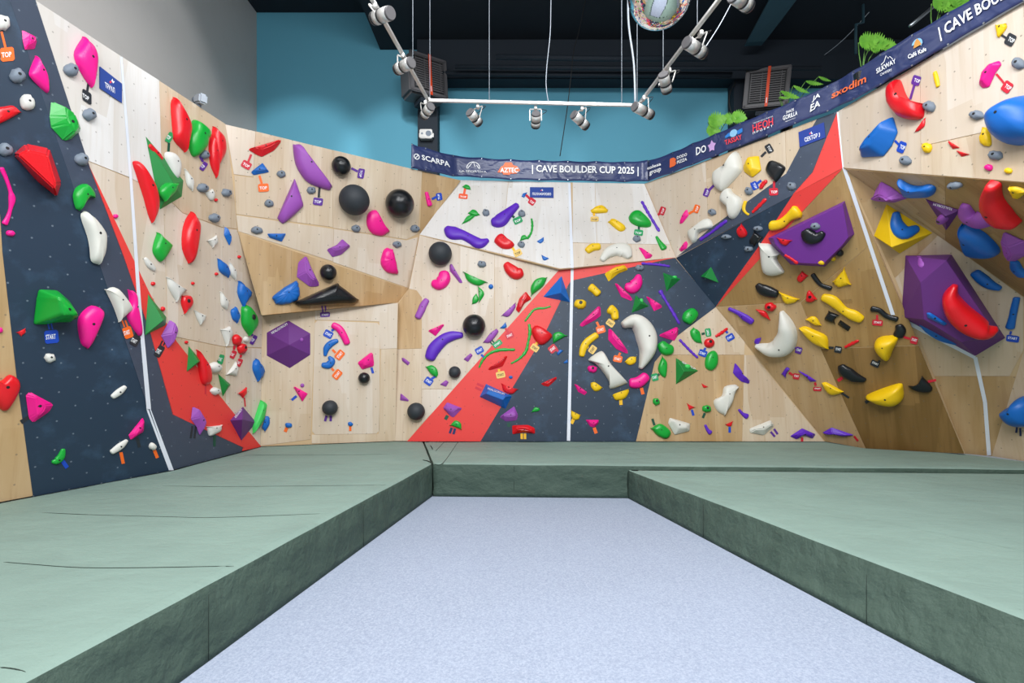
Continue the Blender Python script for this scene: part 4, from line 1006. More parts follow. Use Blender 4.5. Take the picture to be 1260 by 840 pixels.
def dome_mesh(w, h, e=.6, rib=0, n_r=6, up=.12, lump=0):
    """rounded body over outline w (local x,y); its crest leans a little upwards as on moulded holds"""
    w = ccw(w); n = len(w); cx = sum(p.x for p in w) / n; cy = sum(p.y for p in w) / n
    ey = max(p.y for p in w) - min(p.y for p in w)
    V = [(p.x, p.y, 0) for p in w]
    for r in range(1, n_r + 1):
        th = r / (n_r + .6) * math.pi / 2; s = math.cos(th) ** e; z = h * math.sin(th)
        for i, p in enumerate(w):
            dx, dy = p.x - cx, p.y - cy; k = 1 + rib * math.sin(i * 2.2 + r * .2) * (1 if r < n_r else .3)
            nz = lump * noise.noise(Vector((p.x * 30 + r, p.y * 30, h * 50))) if lump else 0
            V.append((cx + dx * s * k * (1 + nz), cy + up * ey * (1 - s) + dy * s * k * (1 + nz), z * (1 + nz * .6) * (1 + rib * 1.5 * math.sin(i * 2.2))))
    V.append((cx, cy + up * ey, h * 1.0))
    Fc = [(r * n + i, r * n + (i + 1) % n, (r + 1) * n + (i + 1) % n, (r + 1) * n + i) for r in range(n_r) for i in range(n)]
    Fc += [(n_r * n + i, n_r * n + (i + 1) % n, len(V) - 1) for i in range(n)]
    return mesh(V, Fc), Vector((cx, cy + up * ey, h))
BOLT = None
def bolt_at(parent, M, loc, r=.012):
    """dark recessed bolt hole; all bolts share one mesh"""
    global BOLT
    if BOLT is None:
        bm = bmesh.new(); bmesh.ops.create_cone(bm, cap_ends=True, segments=10, radius1=1, radius2=.75, depth=.5)
        BOLT = D.meshes.new('bolt'); bm.to_mesh(BOLT); bm.free(); BOLT.materials.append(MATS['bolt_dark'])
    o = D.objects.new('bolt', BOLT); COL.objects.link(o); o.parent = parent
    o.matrix_basis = parent.matrix_world.inverted() @ (M @ Matrix.Translation(loc) @ Matrix.Scale(r, 4))
hn = 0
for line in HOLDS.splitlines():
    line = line.strip()
    if not line or line[0] == '#': continue
    f = line.split('|'); kind, col, noun, geo = f[:4]; opts = {}
    for t in (f[4].split(';') if len(f) > 4 else []):
        k, _, v = t.partition('='); opts[k.strip()] = v.strip() or True
    hn += 1; mat = 'plastic_' + {'V': 'volume', 'K': 'matt'}.get(col, col); on = 'on' in opts
    name = {'V': 'climbing_volume', 'B': 'ball_hold'}.get(kind, 'climbing_hold')
    if noun == 'volume': name = 'climbing_volume'
    elif noun in ('pebble',): name = 'pebble_hold'
    elif noun in ('chip', 'dot', 'crimp'): name = 'foothold'
    if kind in 'DFV':
        pts = [tuple(map(float, p.split(','))) for p in geo.split()]
        (cx, cy), A = poly_info(pts)
    elif kind == 'S':
        sp = [tuple(map(float, p.split(','))) for p in geo.split()]
        mid = sp[len(sp) // 2]; cx, cy = mid[0], mid[1]; A = sum(s[2] for s in sp) / len(sp) * sum(math.dist(sp[i][:2], sp[i + 1][:2]) for i in range(len(sp) - 1)) * 1.1
    else:
        v = list(map(float, geo.split(','))); cx, cy = v[0], v[1]; A = (v[2] * (v[3] if len(v) > 3 else v[2] * 4)) * .8
    P = hold_plane(cx, cy, on)
    if on and (kind == 'P' or 'fn' in opts):
        Pf = PL[facet_at(cx, cy)]; P = (Pf[0], hit(P, cx, cy) - Pf[0] * .012)
    if 'lift' in opts: P = (P[0], P[1] + P[0] * float(opts['lift']))
    M = frame_of(P, hit(P, cx, cy)); Mi = M.inverted()
    obj = None; apex = None; sm = True
    if kind == 'P':
        w_, h_ = v[2], v[3]; pts = []
        key = (noun, col, int(w_ / 3), int(h_ / 3)); q = random.Random(hn if noun != 'pebble' else hn % 5)
        m_ = 16
        for i in range(m_):
            t = 2 * math.pi * i / m_; rr = 1 + .13 * math.sin(2 * t + q.random() * .3 + 1) * (noun not in ('dot', 'donut')) + .09 * math.sin(3 * t + q.random() * 6) * (noun not in ('dot', 'donut'))
            pts.append((cx + w_ / 2 * rr * math.cos(t), cy + h_ / 2 * rr * math.sin(t)))
        w = [Mi @ hit(P, *p) for p in pts]; s = math.sqrt(local_area(w)); me, apex = dome_mesh([Vector((a.x, a.y)) for a in w], s * .5, .75, up=.1, lump=.12 if noun in ('pebble', 'nugget', 'rock') else 0)
    elif kind == 'D':
        q_ = []
        for i in range(len(pts)):
            a, b, c = Vector(pts[i - 1]), Vector(pts[i]), Vector(pts[(i + 1) % len(pts)]); an = (a - b).angle(c - b) if (a - b).length > 0 and (c - b).length > 0 else 3
            q_ += [pts[i]] * (2 if an < 1.75 and noun not in ('sloper', 'dome', 'bone') else 1)
        sp_ = [p for i, p in enumerate(catmull(q_, 4 if len(q_) < 9 else 3, True))]
        sp_ = [p for i, p in enumerate(sp_) if math.dist(p, sp_[i - 1]) > .05]
        w = [Mi @ hit(P, *p) for p in sp_]; s = math.sqrt(local_area(w)); h = float(opts.get('h', 0)) or s * .33
        w = [Mi @ hit(P, *p, h * .3) for p in sp_]
        me, apex = dome_mesh([Vector((a.x, a.y)) for a in w], h, .55 if noun != 'dome' else .8, rib=.035 if noun in ('shell', 'rock') else 0, lump=.1 if noun in ('rock', 'crimp', 'shell') else 0)
    elif kind == 'B':
        wd = (hit(P, cx, cy).y) * v[2] / FPX * .97; c3 = hit(P, cx, cy, wd * .5)
        M = frame_of(P, hit(P, cx, cy)); Mi = M.inverted(); c_ = Mi @ c3
        bm = bmesh.new(); bmesh.ops.create_uvsphere(bm, u_segments=40, v_segments=22, radius=wd); bmesh.ops.translate(bm, vec=c_, verts=bm.verts)
        bmesh.ops.bisect_plane(bm, geom=bm.verts[:] + bm.edges[:] + bm.faces[:], plane_co=(0, 0, 0), plane_no=(0, 0, -1), clear_outer=True)
        me = D.meshes.new('ball'); bm.to_mesh(me); bm.free()
    elif kind == 'S':
        w = []
        for x, y, ww in sp:
            p = Mi @ hit(P, x, y); px = Mi @ hit(P, x + 1, y); py = Mi @ hit(P, x, y + 1)
            dr = Vector(sp[min(len(sp) - 1, len(w) + 1)][:2]) - Vector(sp[max(0, len(w) - 1)][:2]); dr.normalize()
            e1 = Mi @ hit(P, x - dr.y * ww / 2, y + dr.x * ww / 2); e2 = Mi @ hit(P, x + dr.y * ww / 2, y - dr.x * ww / 2); ax_ = (Mi @ hit(P, x + dr.x, y + dr.y) - p).xy.normalized()
            w.append((p.x, p.y, abs((e1 - e2).xy.cross(ax_))))
        c = catmull(w, 5, False); mw = sum(x[2] for x in w) / len(w); h0 = float(opts.get('h', 0)) or mw * .42
        sh_ = (Mi @ hit(P, cx, cy, h0 * .3)).xy; c = [(x + sh_.x, y + sh_.y, ww) for x, y, ww in c]
        V, Fc = [], []; sides = 9; K = []
        knob = noun in ('stick', 'twig')
        for i, (x, y, ww) in enumerate(c):
            a = Vector(c[max(0, i - 1)][:2]); b = Vector(c[min(len(c) - 1, i + 1)][:2]); d = (b - a).normalized() if (b - a).length > 1e-6 else Vector((1, 0))
            K.append((Vector((x, y)), d, ww * (1 + (.22 * math.sin(i * 2.4) if knob else 0))))
        ends = [(1 - .0, 0)]
        KK = [(K[0][0] - K[0][1] * K[0][2] * .22, K[0][1], K[0][2] * .55), (K[0][0] - K[0][1] * K[0][2] * .12, K[0][1], K[0][2] * .85)] + K + [(K[-1][0] + K[-1][1] * K[-1][2] * .12, K[-1][1], K[-1][2] * .85), (K[-1][0] + K[-1][1] * K[-1][2] * .22, K[-1][1], K[-1][2] * .55)]
        for p, d, ww in KK:
            nn = Vector((-d.y, d.x)); hh = h0 * min(1.15, (ww / mw) ** .7)
            for j in range(sides):
                t = math.pi * j / (sides - 1); ct = math.cos(t); q = p + nn * (ww / 2) * (abs(ct) ** .8 * (1 if ct > 0 else -1)); V.append((q.x, q.y, hh * math.sin(t) ** .8))
        for i in range(len(KK) - 1):
            for j in range(sides - 1): Fc.append((i * sides + j, i * sides + j + 1, (i + 1) * sides + j + 1, (i + 1) * sides + j))
        Fc.append(tuple(range(sides))[::-1]); Fc.append(tuple((len(KK) - 1) * sides + j for j in range(sides)))
        me = mesh(V, Fc); bm = bmesh.new(); bm.from_mesh(me); bmesh.ops.recalc_face_normals(bm, faces=bm.faces); bm.to_mesh(me); bm.free()
        if mw > .05:
            md = KK[len(KK) // 2]; apex = Vector((md[0].x, md[0].y, h0 * min(1.15, (md[2] / mw) ** .7)))
        if knob: apex = None
    elif kind == 'V':
        w = [Mi @ hit(P, *p) for p in pts]; s = math.sqrt(local_area(w)); h = float(opts.get('h', 0)) or s * .35
        ax, ay = map(float, opts['a'].split(',')) if 'a' in opts else (cx, cy)
        a3 = hit(P, ax, ay, h); ap = Mi @ a3; n = len(w)
        me = mesh([(q.x, q.y, -.002) for q in w] + [tuple(ap)], [(i, (i + 1) % n, n) for i in range(n)] + [tuple(range(n))]); sm = False
        bm = bmesh.new(); bm.from_mesh(me); bmesh.ops.recalc_face_normals(bm, faces=bm.faces)
        bmesh.ops.bevel(bm, geom=[e for e in bm.edges], offset=.004, segments=1, affect='EDGES'); bm.to_mesh(me); bm.free()
        for i in range(n):
            A3, B3 = hit(P, *pts[i]), hit(P, *pts[(i + 1) % n]); VFACES.append(([pts[i], pts[(i + 1) % n], (ax, ay)], plane(A3, B3, a3)))
    elif kind == 'F':
        w = [Mi @ hit(P, *p) for p in pts]; s = math.sqrt(local_area(w)); h = float(opts.get('h', 0)) or s * .34; n = len(w)
        if 't' in opts:
            tp = [tuple(map(float, p.split(','))) for p in opts['t'].split()]
            tw = [Mi @ hit(P, *p, h) for p in tp]
            VFACES.append((tp, (P[0], P[1] + P[0] * h)))
            for i in range(n):
                j = (i + 1) % n; VFACES.insert(len(VFACES) - 1, ([pts[i], pts[j], tp[j], tp[i]], plane(hit(P, *pts[i]), hit(P, *pts[j]), hit(P, *tp[i], h))))
        else:
            cc = sum(w, Vector()) / n; ey = max(p.y for p in w) - min(p.y for p in w)
            # a roof-like crest along the longest direction of the outline
            far = max(((a - b).length, i, j) for i, a in enumerate(w) for j, b in enumerate(w)); ld = (w[far[1]] - w[far[2]]).normalized()
            tw = []
            for p in w:
                d = p - cc; along = ld * d.dot(ld); across = d - along
                tw.append(cc + along * .62 + across * .28 + Vector((0, ey * .08, h * (1 - .1 * random.random()))))
        me = mesh([(q.x, q.y, 0) for q in w] + [tuple(q) for q in tw], [tuple(range(n)), tuple(range(n, 2 * n))] + [(i, (i + 1) % n, n + (i + 1) % n, n + i) for i in range(n)])
        bm = bmesh.new(); bm.from_mesh(me); bmesh.ops.recalc_face_normals(bm, faces=bm.faces)
        big = noun == 'volume'
        if 'smooth' in opts:
            bmesh.ops.bevel(bm, geom=[e for e in bm.edges], offset=s * .09, segments=3, affect='EDGES', profile=.6)
        else:
            bmesh.ops.bevel(bm, geom=[e for e in bm.edges], offset=.004 if big else min(.014, s * .05), segments=1 if big else 2, affect='EDGES'); sm = False
        bm.to_mesh(me); bm.free()
        if not big: apex = Vector((sum(q.x for q in tw) / n, sum(q.y for q in tw) / n, h * .97))
    wide = max(math.sqrt(A), 1)
    hasb = apex is not None and wide > 8.5
    if noun == 'pebble': opts['hole'] = True
    if 'hole' in opts or hasb:
        obj = empty(name, M); body = link('body', me, mat, obj, sm, M)
        ps = math.sqrt(A) * hit(P, cx, cy).y / FPX
        r_ = .012 if 'hole' not in opts else max(.014, ps * (.11 if noun == 'pebble' else .2))
        if 'hole' not in opts and wide > 26: r_ = .017
        if hasb: bolt_at(obj, M, apex + Vector((0, 0, r_ * -.18 if 'hole' not in opts else 0)), r_)
        elif apex is not None: bolt_at(obj, M, apex, r_)
        if noun in ('volume',) or wide > 24:
            pass
    else:
        obj = link(name, me, mat, None, sm, M)
    if kind in 'V' or noun == 'volume':
        pass
    THINGS.append(dict(o=obj, x=cx, y=cy, A=A, col=COLN[col], noun=noun, kind=kind, on=on))

# ------------------------------------------------------------------ lettering
FONT = {}
def text_mesh(s, bold=False):
    key = (s, bold)
    if key not in FONT:
        cu = D.curves.new('t', 'FONT'); cu.body = s; cu.resolution_u = 2; cu.size = 1
        if bold: cu.offset = .022
        o = D.objects.new('t', cu); COL.objects.link(o); dg = bpy.context.evaluated_depsgraph_get(); dg.update()
        me = o.evaluated_get(dg).to_mesh(); V = [v.co.copy() for v in me.vertices]; Fc = [tuple(p.vertices) for p in me.polygons]
        o.evaluated_get(dg).to_mesh_clear(); D.objects.remove(o)
        x0, x1 = min(v.x for v in V), max(v.x for v in V); y0, y1 = min(v.y for v in V), max(v.y for v in V)
        FONT[key] = ([((v.x - x0) / (x1 - x0), (v.y - y0) / (y1 - y0)) for v in V], Fc)
    return FONT[key]
def quad_text(s, mapper, mat, parent, world, q, bold=False, name='lettering'):
    """q: four image corners tl,tr,br,bl; mapper turns a corner coordinate into a point on its real surface"""
    V, Fc = text_mesh(s, bold); tl, tr, br, bl = q; out = []
    Mi = world.inverted()
    for u, v in V:
        x = (bl[0] * (1 - u) + br[0] * u) * (1 - v) + (tl[0] * (1 - u) + tr[0] * u) * v
        y = (bl[1] * (1 - u) + br[1] * u) * (1 - v) + (tl[1] * (1 - u) + tr[1] * u) * v
        out.append(Mi @ mapper(x, y))
    return link(name, mesh(out, Fc), mat, parent, False, world)
# route tags: small plates on an arm, and plain marker strips
TCOL = {'o': 'orange', 'O': 'vermilion', 'K': 'black', 'B': 'blue', 'U': 'purple', 'G': 'green', 'R': 'red', 'Y': 'cream', 'D': 'dark green', 'N': 'navy'}
for line in TAGS.splitlines():
    line = line.strip()
    if not line or line[0] == '#': continue
    f = line.split('|'); c = f[0]; a = list(map(float, f[1].split(','))); tm = 'tag_' + {'O': 'vermilion', 'o': 'orange'}.get(c, c)
    strip = f[2].startswith('-')
    if strip and c == 'Y': tm = 'arm_yellow'
    k = facet_at((a[0] + a[2]) / 2, (a[1] + a[3]) / 2); P = PL[k]
    def bar(p, q, w, name, mat, parent, off=.0098, th=.002):
        d = Vector((q[0] - p[0], q[1] - p[1])).normalized(); nx, ny = -d.y * w / 2, d.x * w / 2
        return slab(name, P, [(p[0] + nx, p[1] + ny), (q[0] + nx, q[1] + ny), (q[0] - nx, q[1] - ny), (p[0] - nx, p[1] - ny)], th, mat, parent, off=off)
    p, q = (a[0], a[1]), (a[2], a[3])
    if strip:
        w = -float(f[2]); 
        if len(a) > 4:
            root = empty('route_marker', frame_of(P, hit(P, *p))); bar((p[0] - 2.2, p[1]), (q[0] - 2.2, q[1]), 2.4, 'marker_strip', tm, root); bar((p[0] + 2.2, p[1]), (q[0] + 2.2, q[1]), 2.4, 'marker_strip', tm, root); o = root
        else: o = bar(p, q, w, 'route_marker', tm, None)
        THINGS.append(dict(o=o, x=(a[0] + a[2]) / 2, y=(a[1] + a[3]) / 2, A=20, col='yellow' if c == 'Y' else TCOL[c], noun='marker', kind='T', on=False))
        continue
    pv = f[2].split(','); cx, cy, pw, ph, ang = map(float, pv[:5]); kp = facet_at(cx, cy)
    root = empty('route_tag', frame_of(PL[kp], hit(PL[kp], cx, cy)))
    am = {'Y': 'arm_yellow', 'G': 'tag_D' if 'K' not in f[3:] else 'tag_K'}.get(c, tm)
    if len(f) > 4: am = 'tag_K'
    if len(a) > 4: bar((p[0] - 2, p[1]), (q[0] - 2, q[1]), 1.8, 'arm', am, root); bar((p[0] + 2, p[1]), (q[0] + 2, q[1]), 1.8, 'arm', am, root)
    else: bar(p, q, 2.8, 'arm', am, root)
    P = PL[kp]; th = math.radians(ang); ca, sa = math.cos(th), math.sin(th)
    skew = .62 if kp in ('L2',) and 's.7' in pv else 0
    def pt(u, v_): x = u * pw; y = v_ * ph + skew * u * pw; return (cx + x * ca - y * sa, cy + x * sa + y * ca)
    ch = .12
    pl = slab('plate', P, [pt(-.5 + ch, -.5), pt(.5 - ch, -.5), pt(.5, -.5 + ch), pt(.5, .5 - ch), pt(.5 - ch, .5), pt(-.5 + ch, .5), pt(-.5, .5 - ch), pt(-.5, -.5 + ch)], .003, tm, root, off=.012)
    s = f[3]
    quad_text(s, lambda x, y: hit(P, x, y, .0162), 'lettering_dark' if c == 'Y' else 'lettering_white', root, root.matrix_world.copy(), (pt(-.36, -.18), pt(.36, -.18), pt(.36, .2), pt(-.36, .2)), True)
    THINGS.append(dict(o=root, x=cx, y=cy, A=pw * ph, col=TCOL[c], noun='tag', kind='T', on=False, text=s))
# maker's lettering on three volumes
def vol_text(col, near, s, q):
    t = min((t for t in THINGS if t['noun'] == 'volume'), key=lambda t: (t['x'] - near[0]) ** 2 + (t['y'] - near[1]) ** 2)['o']
    if t.type == 'MESH':
        pass
    for pts, P in reversed(VFACES):
        if inside(pts, sum(p[0] for p in q) / 4, sum(p[1] for p in q) / 4): break
    quad_text(s, lambda x, y: hit(P, x, y, .006), 'lettering_white', t, t.matrix_world.copy(), q)
vol_text('v', (356, 424), 'REALGORIUM', ((333.5, 408.5), (352.5, 397), (354, 399.5), (335, 411)))
vol_text('v', (1161, 268), 'REALGORIUM', ((1171, 259), (1148, 252.5), (1149, 249.5), (1171.5, 256)))
vol_text('v', (298, 520), 'REALGORIUM', ((288.5, 512), (296.5, 502.5), (298, 504.5), (290, 514.5)))
vol_text('b', (606, 488), 'REALGORIUM', ((600.5, 476.5), (621, 483.5), (620.2, 485.8), (600, 478.8)))
vol_text('g', (840, 456), 'REALGORIUM', ((840, 444), (856, 453), (855, 455), (839, 446)))

# blue sector signs
def sign(k, corners, txt, tq, lq, mat, label):
    P = PL[k]; c = (sum(p[0] for p in corners) / 4, sum(p[1] for p in corners) / 4)
    root = empty('sector_sign', frame_of(P, hit(P, *c)))
    slab('board', P, corners, .01, mat, root, off=.0105)
    quad_text(txt, lambda x, y: hit(P, x, y, .0225), 'lettering_white', root, root.matrix_world.copy(), tq, True)
    (x, y, s) = lq
    slab('emblem', P, [(x - .6 * s, y + .9 * s), (x - .9 * s, y + .2 * s), (x - .3 * s, y - .3 * s), (x + .1 * s, y + .5 * s)], .001, 'logo_red', root, off=.0208)
    slab('emblem', P, [(x - .1 * s, y - .2 * s), (x + .4 * s, y - 1.1 * s), (x + .6 * s, y - .1 * s), (x + 1.3 * s, y + .1 * s), (x + .7 * s, y + .9 * s)], .001, 'lettering_white', root, off=.0208)
    tag(root, label, 'sign')
sign('L2', [(121, 82), (148, 103), (148, 126.6), (121, 108.5)], 'ТРИАЛ', ((129, 100.5), (141, 108), (141.5, 115), (129.5, 107.5)), (135, 100, 3), 'sign_blue', 'blue sector sign with white word on pale plywood beside large pink leaf hold')
sign('C1', [(652, 231), (681, 231.3), (681, 244), (652, 243.5)], 'ПОЛАЖИЛОВО', ((655, 236.8), (678, 237.1), (678, 240.3), (655, 240)), (666.5, 234.7, 1.4), 'sign_blue', 'pale blue sector sign on the white plywood below the middle banner')
sign('R2', [(983.3, 163), (1014.5, 151), (1016.5, 169.5), (984.7, 181.5)], 'СЕКТОР 3', ((989.5, 169.5), (1009, 162.5), (1009, 168), (990.5, 174.8)), (998.5, 164, 2), 'sign_dark_blue', 'dark blue sector sign with number three under the banner beside red paint')

# ------------------------------------------------------------------ printed banner, hung above the wall
BP = {}
OFF = .05
def vplane(a, b): n = (b - a).cross(Vector((0, 0, 1))).normalized(); n = n if n.dot(CAMP - a) > 0 else -n; return (n, a + n * OFF)
BP[0] = vplane(top(277, 153), top(567, 222)); BP[1] = vplane(top(567, 222), top(793, 226)); BP[2] = vplane(top(793, 226), top(1031, 137)); BP[3] = vplane(top(1031, 137), top(1260, 3))
def bseg(x): return 0 if x < 560 else 1 if x < 797 else 2 if x < 1036 else 3
def bwave(p):
    return .011 * noise.noise(Vector((p.x * 2.2 + p.z * 2.5, p.y * 2.2, p.z * 2.2))) + .004 * noise.noise(Vector((p.x * 6 - p.z * 5, p.y * 6, p.z * 6 + 3)))
def bpt(x, y, lift=0.0, seg=None):
    P = BP[bseg(x) if seg is None else seg]; p = hit(P, x, y); return p + P[0] * (bwave(p) + lift)
def banner(stations, label, seg_of, name='banner'):
    c = stations[len(stations) // 2]; O = bpt(c[0], (c[1] + c[2]) / 2); M = Matrix.Translation(O)
    root = empty(name, M); V, Fc = [], []; rows = 9; cols = 0
    for (x0, a0, b0), (x1, a1, b1) in zip(stations, stations[1:]):
        n = max(2, int((x1 - x0) / 4)); last = (x1, a1, b1) == stations[-1]
        for i in range(n + (1 if last else 0)):
            t = i / n; x = x0 + (x1 - x0) * t; ya = a0 + (a1 - a0) * t + 1.3 * math.sin(math.pi * t); yb = b0 + (b1 - b0) * t - .8 * math.sin(math.pi * t)
            for r in range(rows): V.append(bpt(x, ya + (yb - ya) * r / (rows - 1)) - O)
            cols += 1
    for i in range(cols - 1):
        for r in range(rows - 1): Fc.append((i * rows + r, i * rows + r + 1, (i + 1) * rows + r + 1, (i + 1) * rows + r))
    cl = link('cloth', mesh(V, Fc), 'banner_navy', root, True, M)
    sm_ = cl.modifiers.new('thick', 'SOLIDIFY'); sm_.thickness = .003; sm_.offset = -1
    for x, a, b in stations[0:]:
        for yy in (a + 1.6, b - 1.6):
            bm = bmesh.new(); bmesh.ops.create_cone(bm, cap_ends=True, segments=10, radius1=.011, radius2=.009, depth=.006)
            s = bseg(x); MM = frame_of(BP[s], bpt(min(x + .6, x + .6), yy, .004)); bm_obj('eyelet', bm, 'steel', cl, False, MM)
    tag(root, label, 'banner'); return root
st1 = [(506, 176.5, 207), (523, 181, 210.5), (557, 190.5, 217), (592, 193.5, 219), (628, 195.5, 221.5), (663, 196.5, 222.3), (698, 197.5, 222.8), (733, 198, 223.4), (768, 198.5, 224.2), (797, 196.5, 223)]
st2 = [(797, 197.5, 223.3), (827, 187, 213), (852, 176, 203), (880, 164.5, 192), (910, 151, 180), (943, 137, 167.5), (978, 122.5, 153), (1018, 105, 138), (1050, 86.5, 123), (1083, 66, 105), (1122, 42, 82), (1166, 15.5, 56), (1210, -10, 30), (1260, -38, 1), (1330, -78, -40)]
bn1 = banner(st1, 'navy printed banner along the top of the middle wall, reads boulder cup', None)
bn2 = banner(st2, 'navy sponsor banner rising along the top edge of the right wall', None)
def bt(root, s, q, mat='lettering_white', bold=True):
    return quad_text(s, lambda x, y: bpt(x, y, .016), mat, root, root.matrix_world.copy(), q, bold)
def lineq(x0, y0, x1, y1, h, h2=None):
    """quad of height h above the base line x0,y0 - x1,y1"""
    h2 = h2 or h; return ((x0, y0 - h), (x1, y1 - h2), (x1, y1), (x0, y0))
def bshape(root, pts, mat, lift=.011, name='emblem'):
    w = root.matrix_world; Mi = w.inverted(); return link(name, mesh([Mi @ bpt(x, y, lift) for x, y in pts], [tuple(range(len(pts)))]), mat, root, False, w.copy())
def bring(root, cx, cy, r1, r2, mat, a0=0, a1=360, n=24, lift=.011, sx=1, slope=0):
    w = root.matrix_world; Mi = w.inverted(); V = []; Fc = []
    for i in range(n + 1):
        t = math.radians(a0 + (a1 - a0) * i / n)
        for r in (r1, r2): x = cx + r * math.cos(t) * sx; V.append(Mi @ bpt(x, cy - r * math.sin(t) + slope * (x - cx), lift))
    for i in range(n): Fc.append((2 * i, 2 * i + 1, 2 * i + 3, 2 * i + 2))
    return link('emblem', mesh(V, Fc), mat, root, False, w.copy())
def bpath(root, pts, wd, mat, lift=.011):
    w = root.matrix_world; Mi = w.inverted(); V = []; Fc = []
    for i, (x, y) in enumerate(pts):
        a = pts[max(0, i - 1)]; b = pts[min(len(pts) - 1, i + 1)]; d = Vector((b[0] - a[0], b[1] - a[1])).normalized()
        V += [Mi @ bpt(x - d.y * wd / 2, y + d.x * wd / 2, lift), Mi @ bpt(x + d.y * wd / 2, y - d.x * wd / 2, lift)]
    for i in range(len(pts) - 1): Fc.append((2 * i, 2 * i + 1, 2 * i + 3, 2 * i + 2))
    return link('emblem', mesh(V, Fc), mat, root, False, w.copy())
bt(bn1, 'SCARPA', ((518, 190.5), (552.5, 199), (553.5, 206), (518.5, 197)))
bring(bn1, 512.3, 193, 2.6, 3.6, 'lettering_white', slope=.2); bpath(bn1, [(510.5, 195.5), (511.8, 193.4), (513, 192.6), (514.3, 190.6)], 1.1, 'lettering_white')
bt(bn1, 'LA SPORTIVA', ((565.5, 209.5), (598.5, 210.5), (598.8, 213.2), (565.7, 212)), bold=False)
bring(bn1, 582.3, 207.5, 7.6, 8.5, 'lettering_white', 0, 180)
bpath(bn1, [(575.5, 207.5), (579, 203), (582.5, 199.5), (584.5, 205.5), (586.5, 203.5), (589.5, 208)], .9, 'lettering_white')
bshape(bn1, [(612, 212), (616.5, 205), (619, 204), (621.5, 200), (629.5, 200), (631.5, 203.5), (636, 204.5), (640, 209.5), (635.5, 213.5), (628, 213.8), (627, 215.3), (619, 214.8), (618.5, 212.8)], 'logo_orange', .011)
bt(bn1, 'AZTEC', lineq(615.5, 212.5, 637.5, 212.5, 6))
bt(bn1, '| CAVE BOULDER CUP 2025 |', ((654.5, 203), (785.5, 205.5), (785.5, 217), (654.5, 214.5)))
bt(bn2, 'kolesa', ((796.5, 205.5), (814, 199.5), (814, 203.5), (796.5, 209.5)))
bt(bn2, 'group', ((799.5, 211.5), (814, 206.2), (814, 212), (799.5, 217)))
bshape(bn2, [(824.5, 196.5), (825.5, 195), (829.5, 193.8), (832.3, 195.8), (831.5, 198.5), (832.6, 201), (830.5, 204), (824.3, 206.5)], 'logo_orange', .011)
bt(bn2, 'DODO', ((833.5, 192.5), (846, 188), (846, 191.8), (833.5, 196.3))); bt(bn2, 'PIZZA', ((833.7, 198.2), (846, 193.7), (846, 197.5), (833.7, 202)))
bt(bn2, 'DO', ((857, 181.5), (869.5, 178), (869.5, 186.5), (857, 191.5)))
sx, sy = 876.3, 180
bshape(bn2, [(sx + (6.2 if i % 2 == 0 else 3.8) * math.cos(math.radians(-90 + 36 * i)) * .86, sy + (7.5 if i % 2 == 0 else 4.4) * math.sin(math.radians(-90 + 36 * i)) - .25 * (6 * math.cos(math.radians(-90 + 36 * i)))) for i in range(10)], 'logo_lilac', .011)
bt(bn2, 'TASSAY', ((892, 173), (913, 165.5), (914, 171.5), (893, 179)), 'logo_red')
bring(bn2, 903, 164, 0.1, 4.6, 'logo_sky', slope=-.3); bshape(bn2, [(892.5, 168), (898, 163), (899, 167.5), (893, 170.3)], 'logo_blue', .011); bshape(bn2, [(907.5, 161), (914, 157.5), (914.2, 162.5), (908, 165.8)], 'logo_blue', .011)
bt(bn2, 'НЕОН', ((926.5, 153.8), (951.5, 144.5), (952, 153.8), (927, 163)), 'logo_red')
bt(bn2, 'ТВОЯ РЕКЛАМА', ((927, 151.5), (951.5, 142.2), (951.5, 143.8), (927, 153.1)), bold=False); bt(bn2, 'П Р О Е К Т', ((927, 163), (951.5, 153.5), (951.5, 156), (927, 165.5)))
bt(bn2, 'GORILLA', ((964, 143), (982, 136.3), (982, 141.8), (964, 148.8))); bt(bn2, 'SNACK', ((968, 137), (978, 133), (978, 136.5), (968, 140.3))); bt(bn2, 'PREMIUM SNACKS', ((967, 149.3), (980, 144.5), (980, 145.8), (967, 150.8)), bold=False)
bt(bn2, 'JA', ((1001, 119), (1010, 114), (1010, 121.5), (999.5, 127)), bold=True); bt(bn2, 'EA', ((998.5, 129), (1010, 123), (1010, 130.5), (997.5, 138.5)), bold=True)
bt(bn2, 'sxodim', ((1024, 113.5), (1067, 91), (1066.5, 101), (1024, 122)), 'logo_orange')
bpath(bn2, [(1085, 80), (1089, 76), (1091.5, 68.5), (1094, 72), (1096, 69.5), (1099.5, 73)], .9, 'lettering_white')
bt(bn2, 'SILKWAY', ((1079, 85), (1103, 72), (1104, 77.5), (1080, 91))); bt(bn2, 'CAMPERS', ((1084.5, 90.5), (1099, 84), (1099, 87.2), (1084.5, 94)), bold=False)
bring(bn2, 1129, 54, .1, 6.5, 'logo_sky', -40, 180, slope=-.4); bshape(bn2, [(1124.5, 60), (1126, 52), (1129, 47.5), (1132, 50), (1134.5, 54.5)], 'logo_sand', .0135)
bt(bn2, 'Café Kafe', ((1118, 67.5), (1140, 57.5), (1141, 62.5), (1119, 73)))
bt(bn2, '| CAVE BOULDER CUP 2025 |', ((1155, 34), (1330, -72), (1334, -56), (1158.5, 51)))

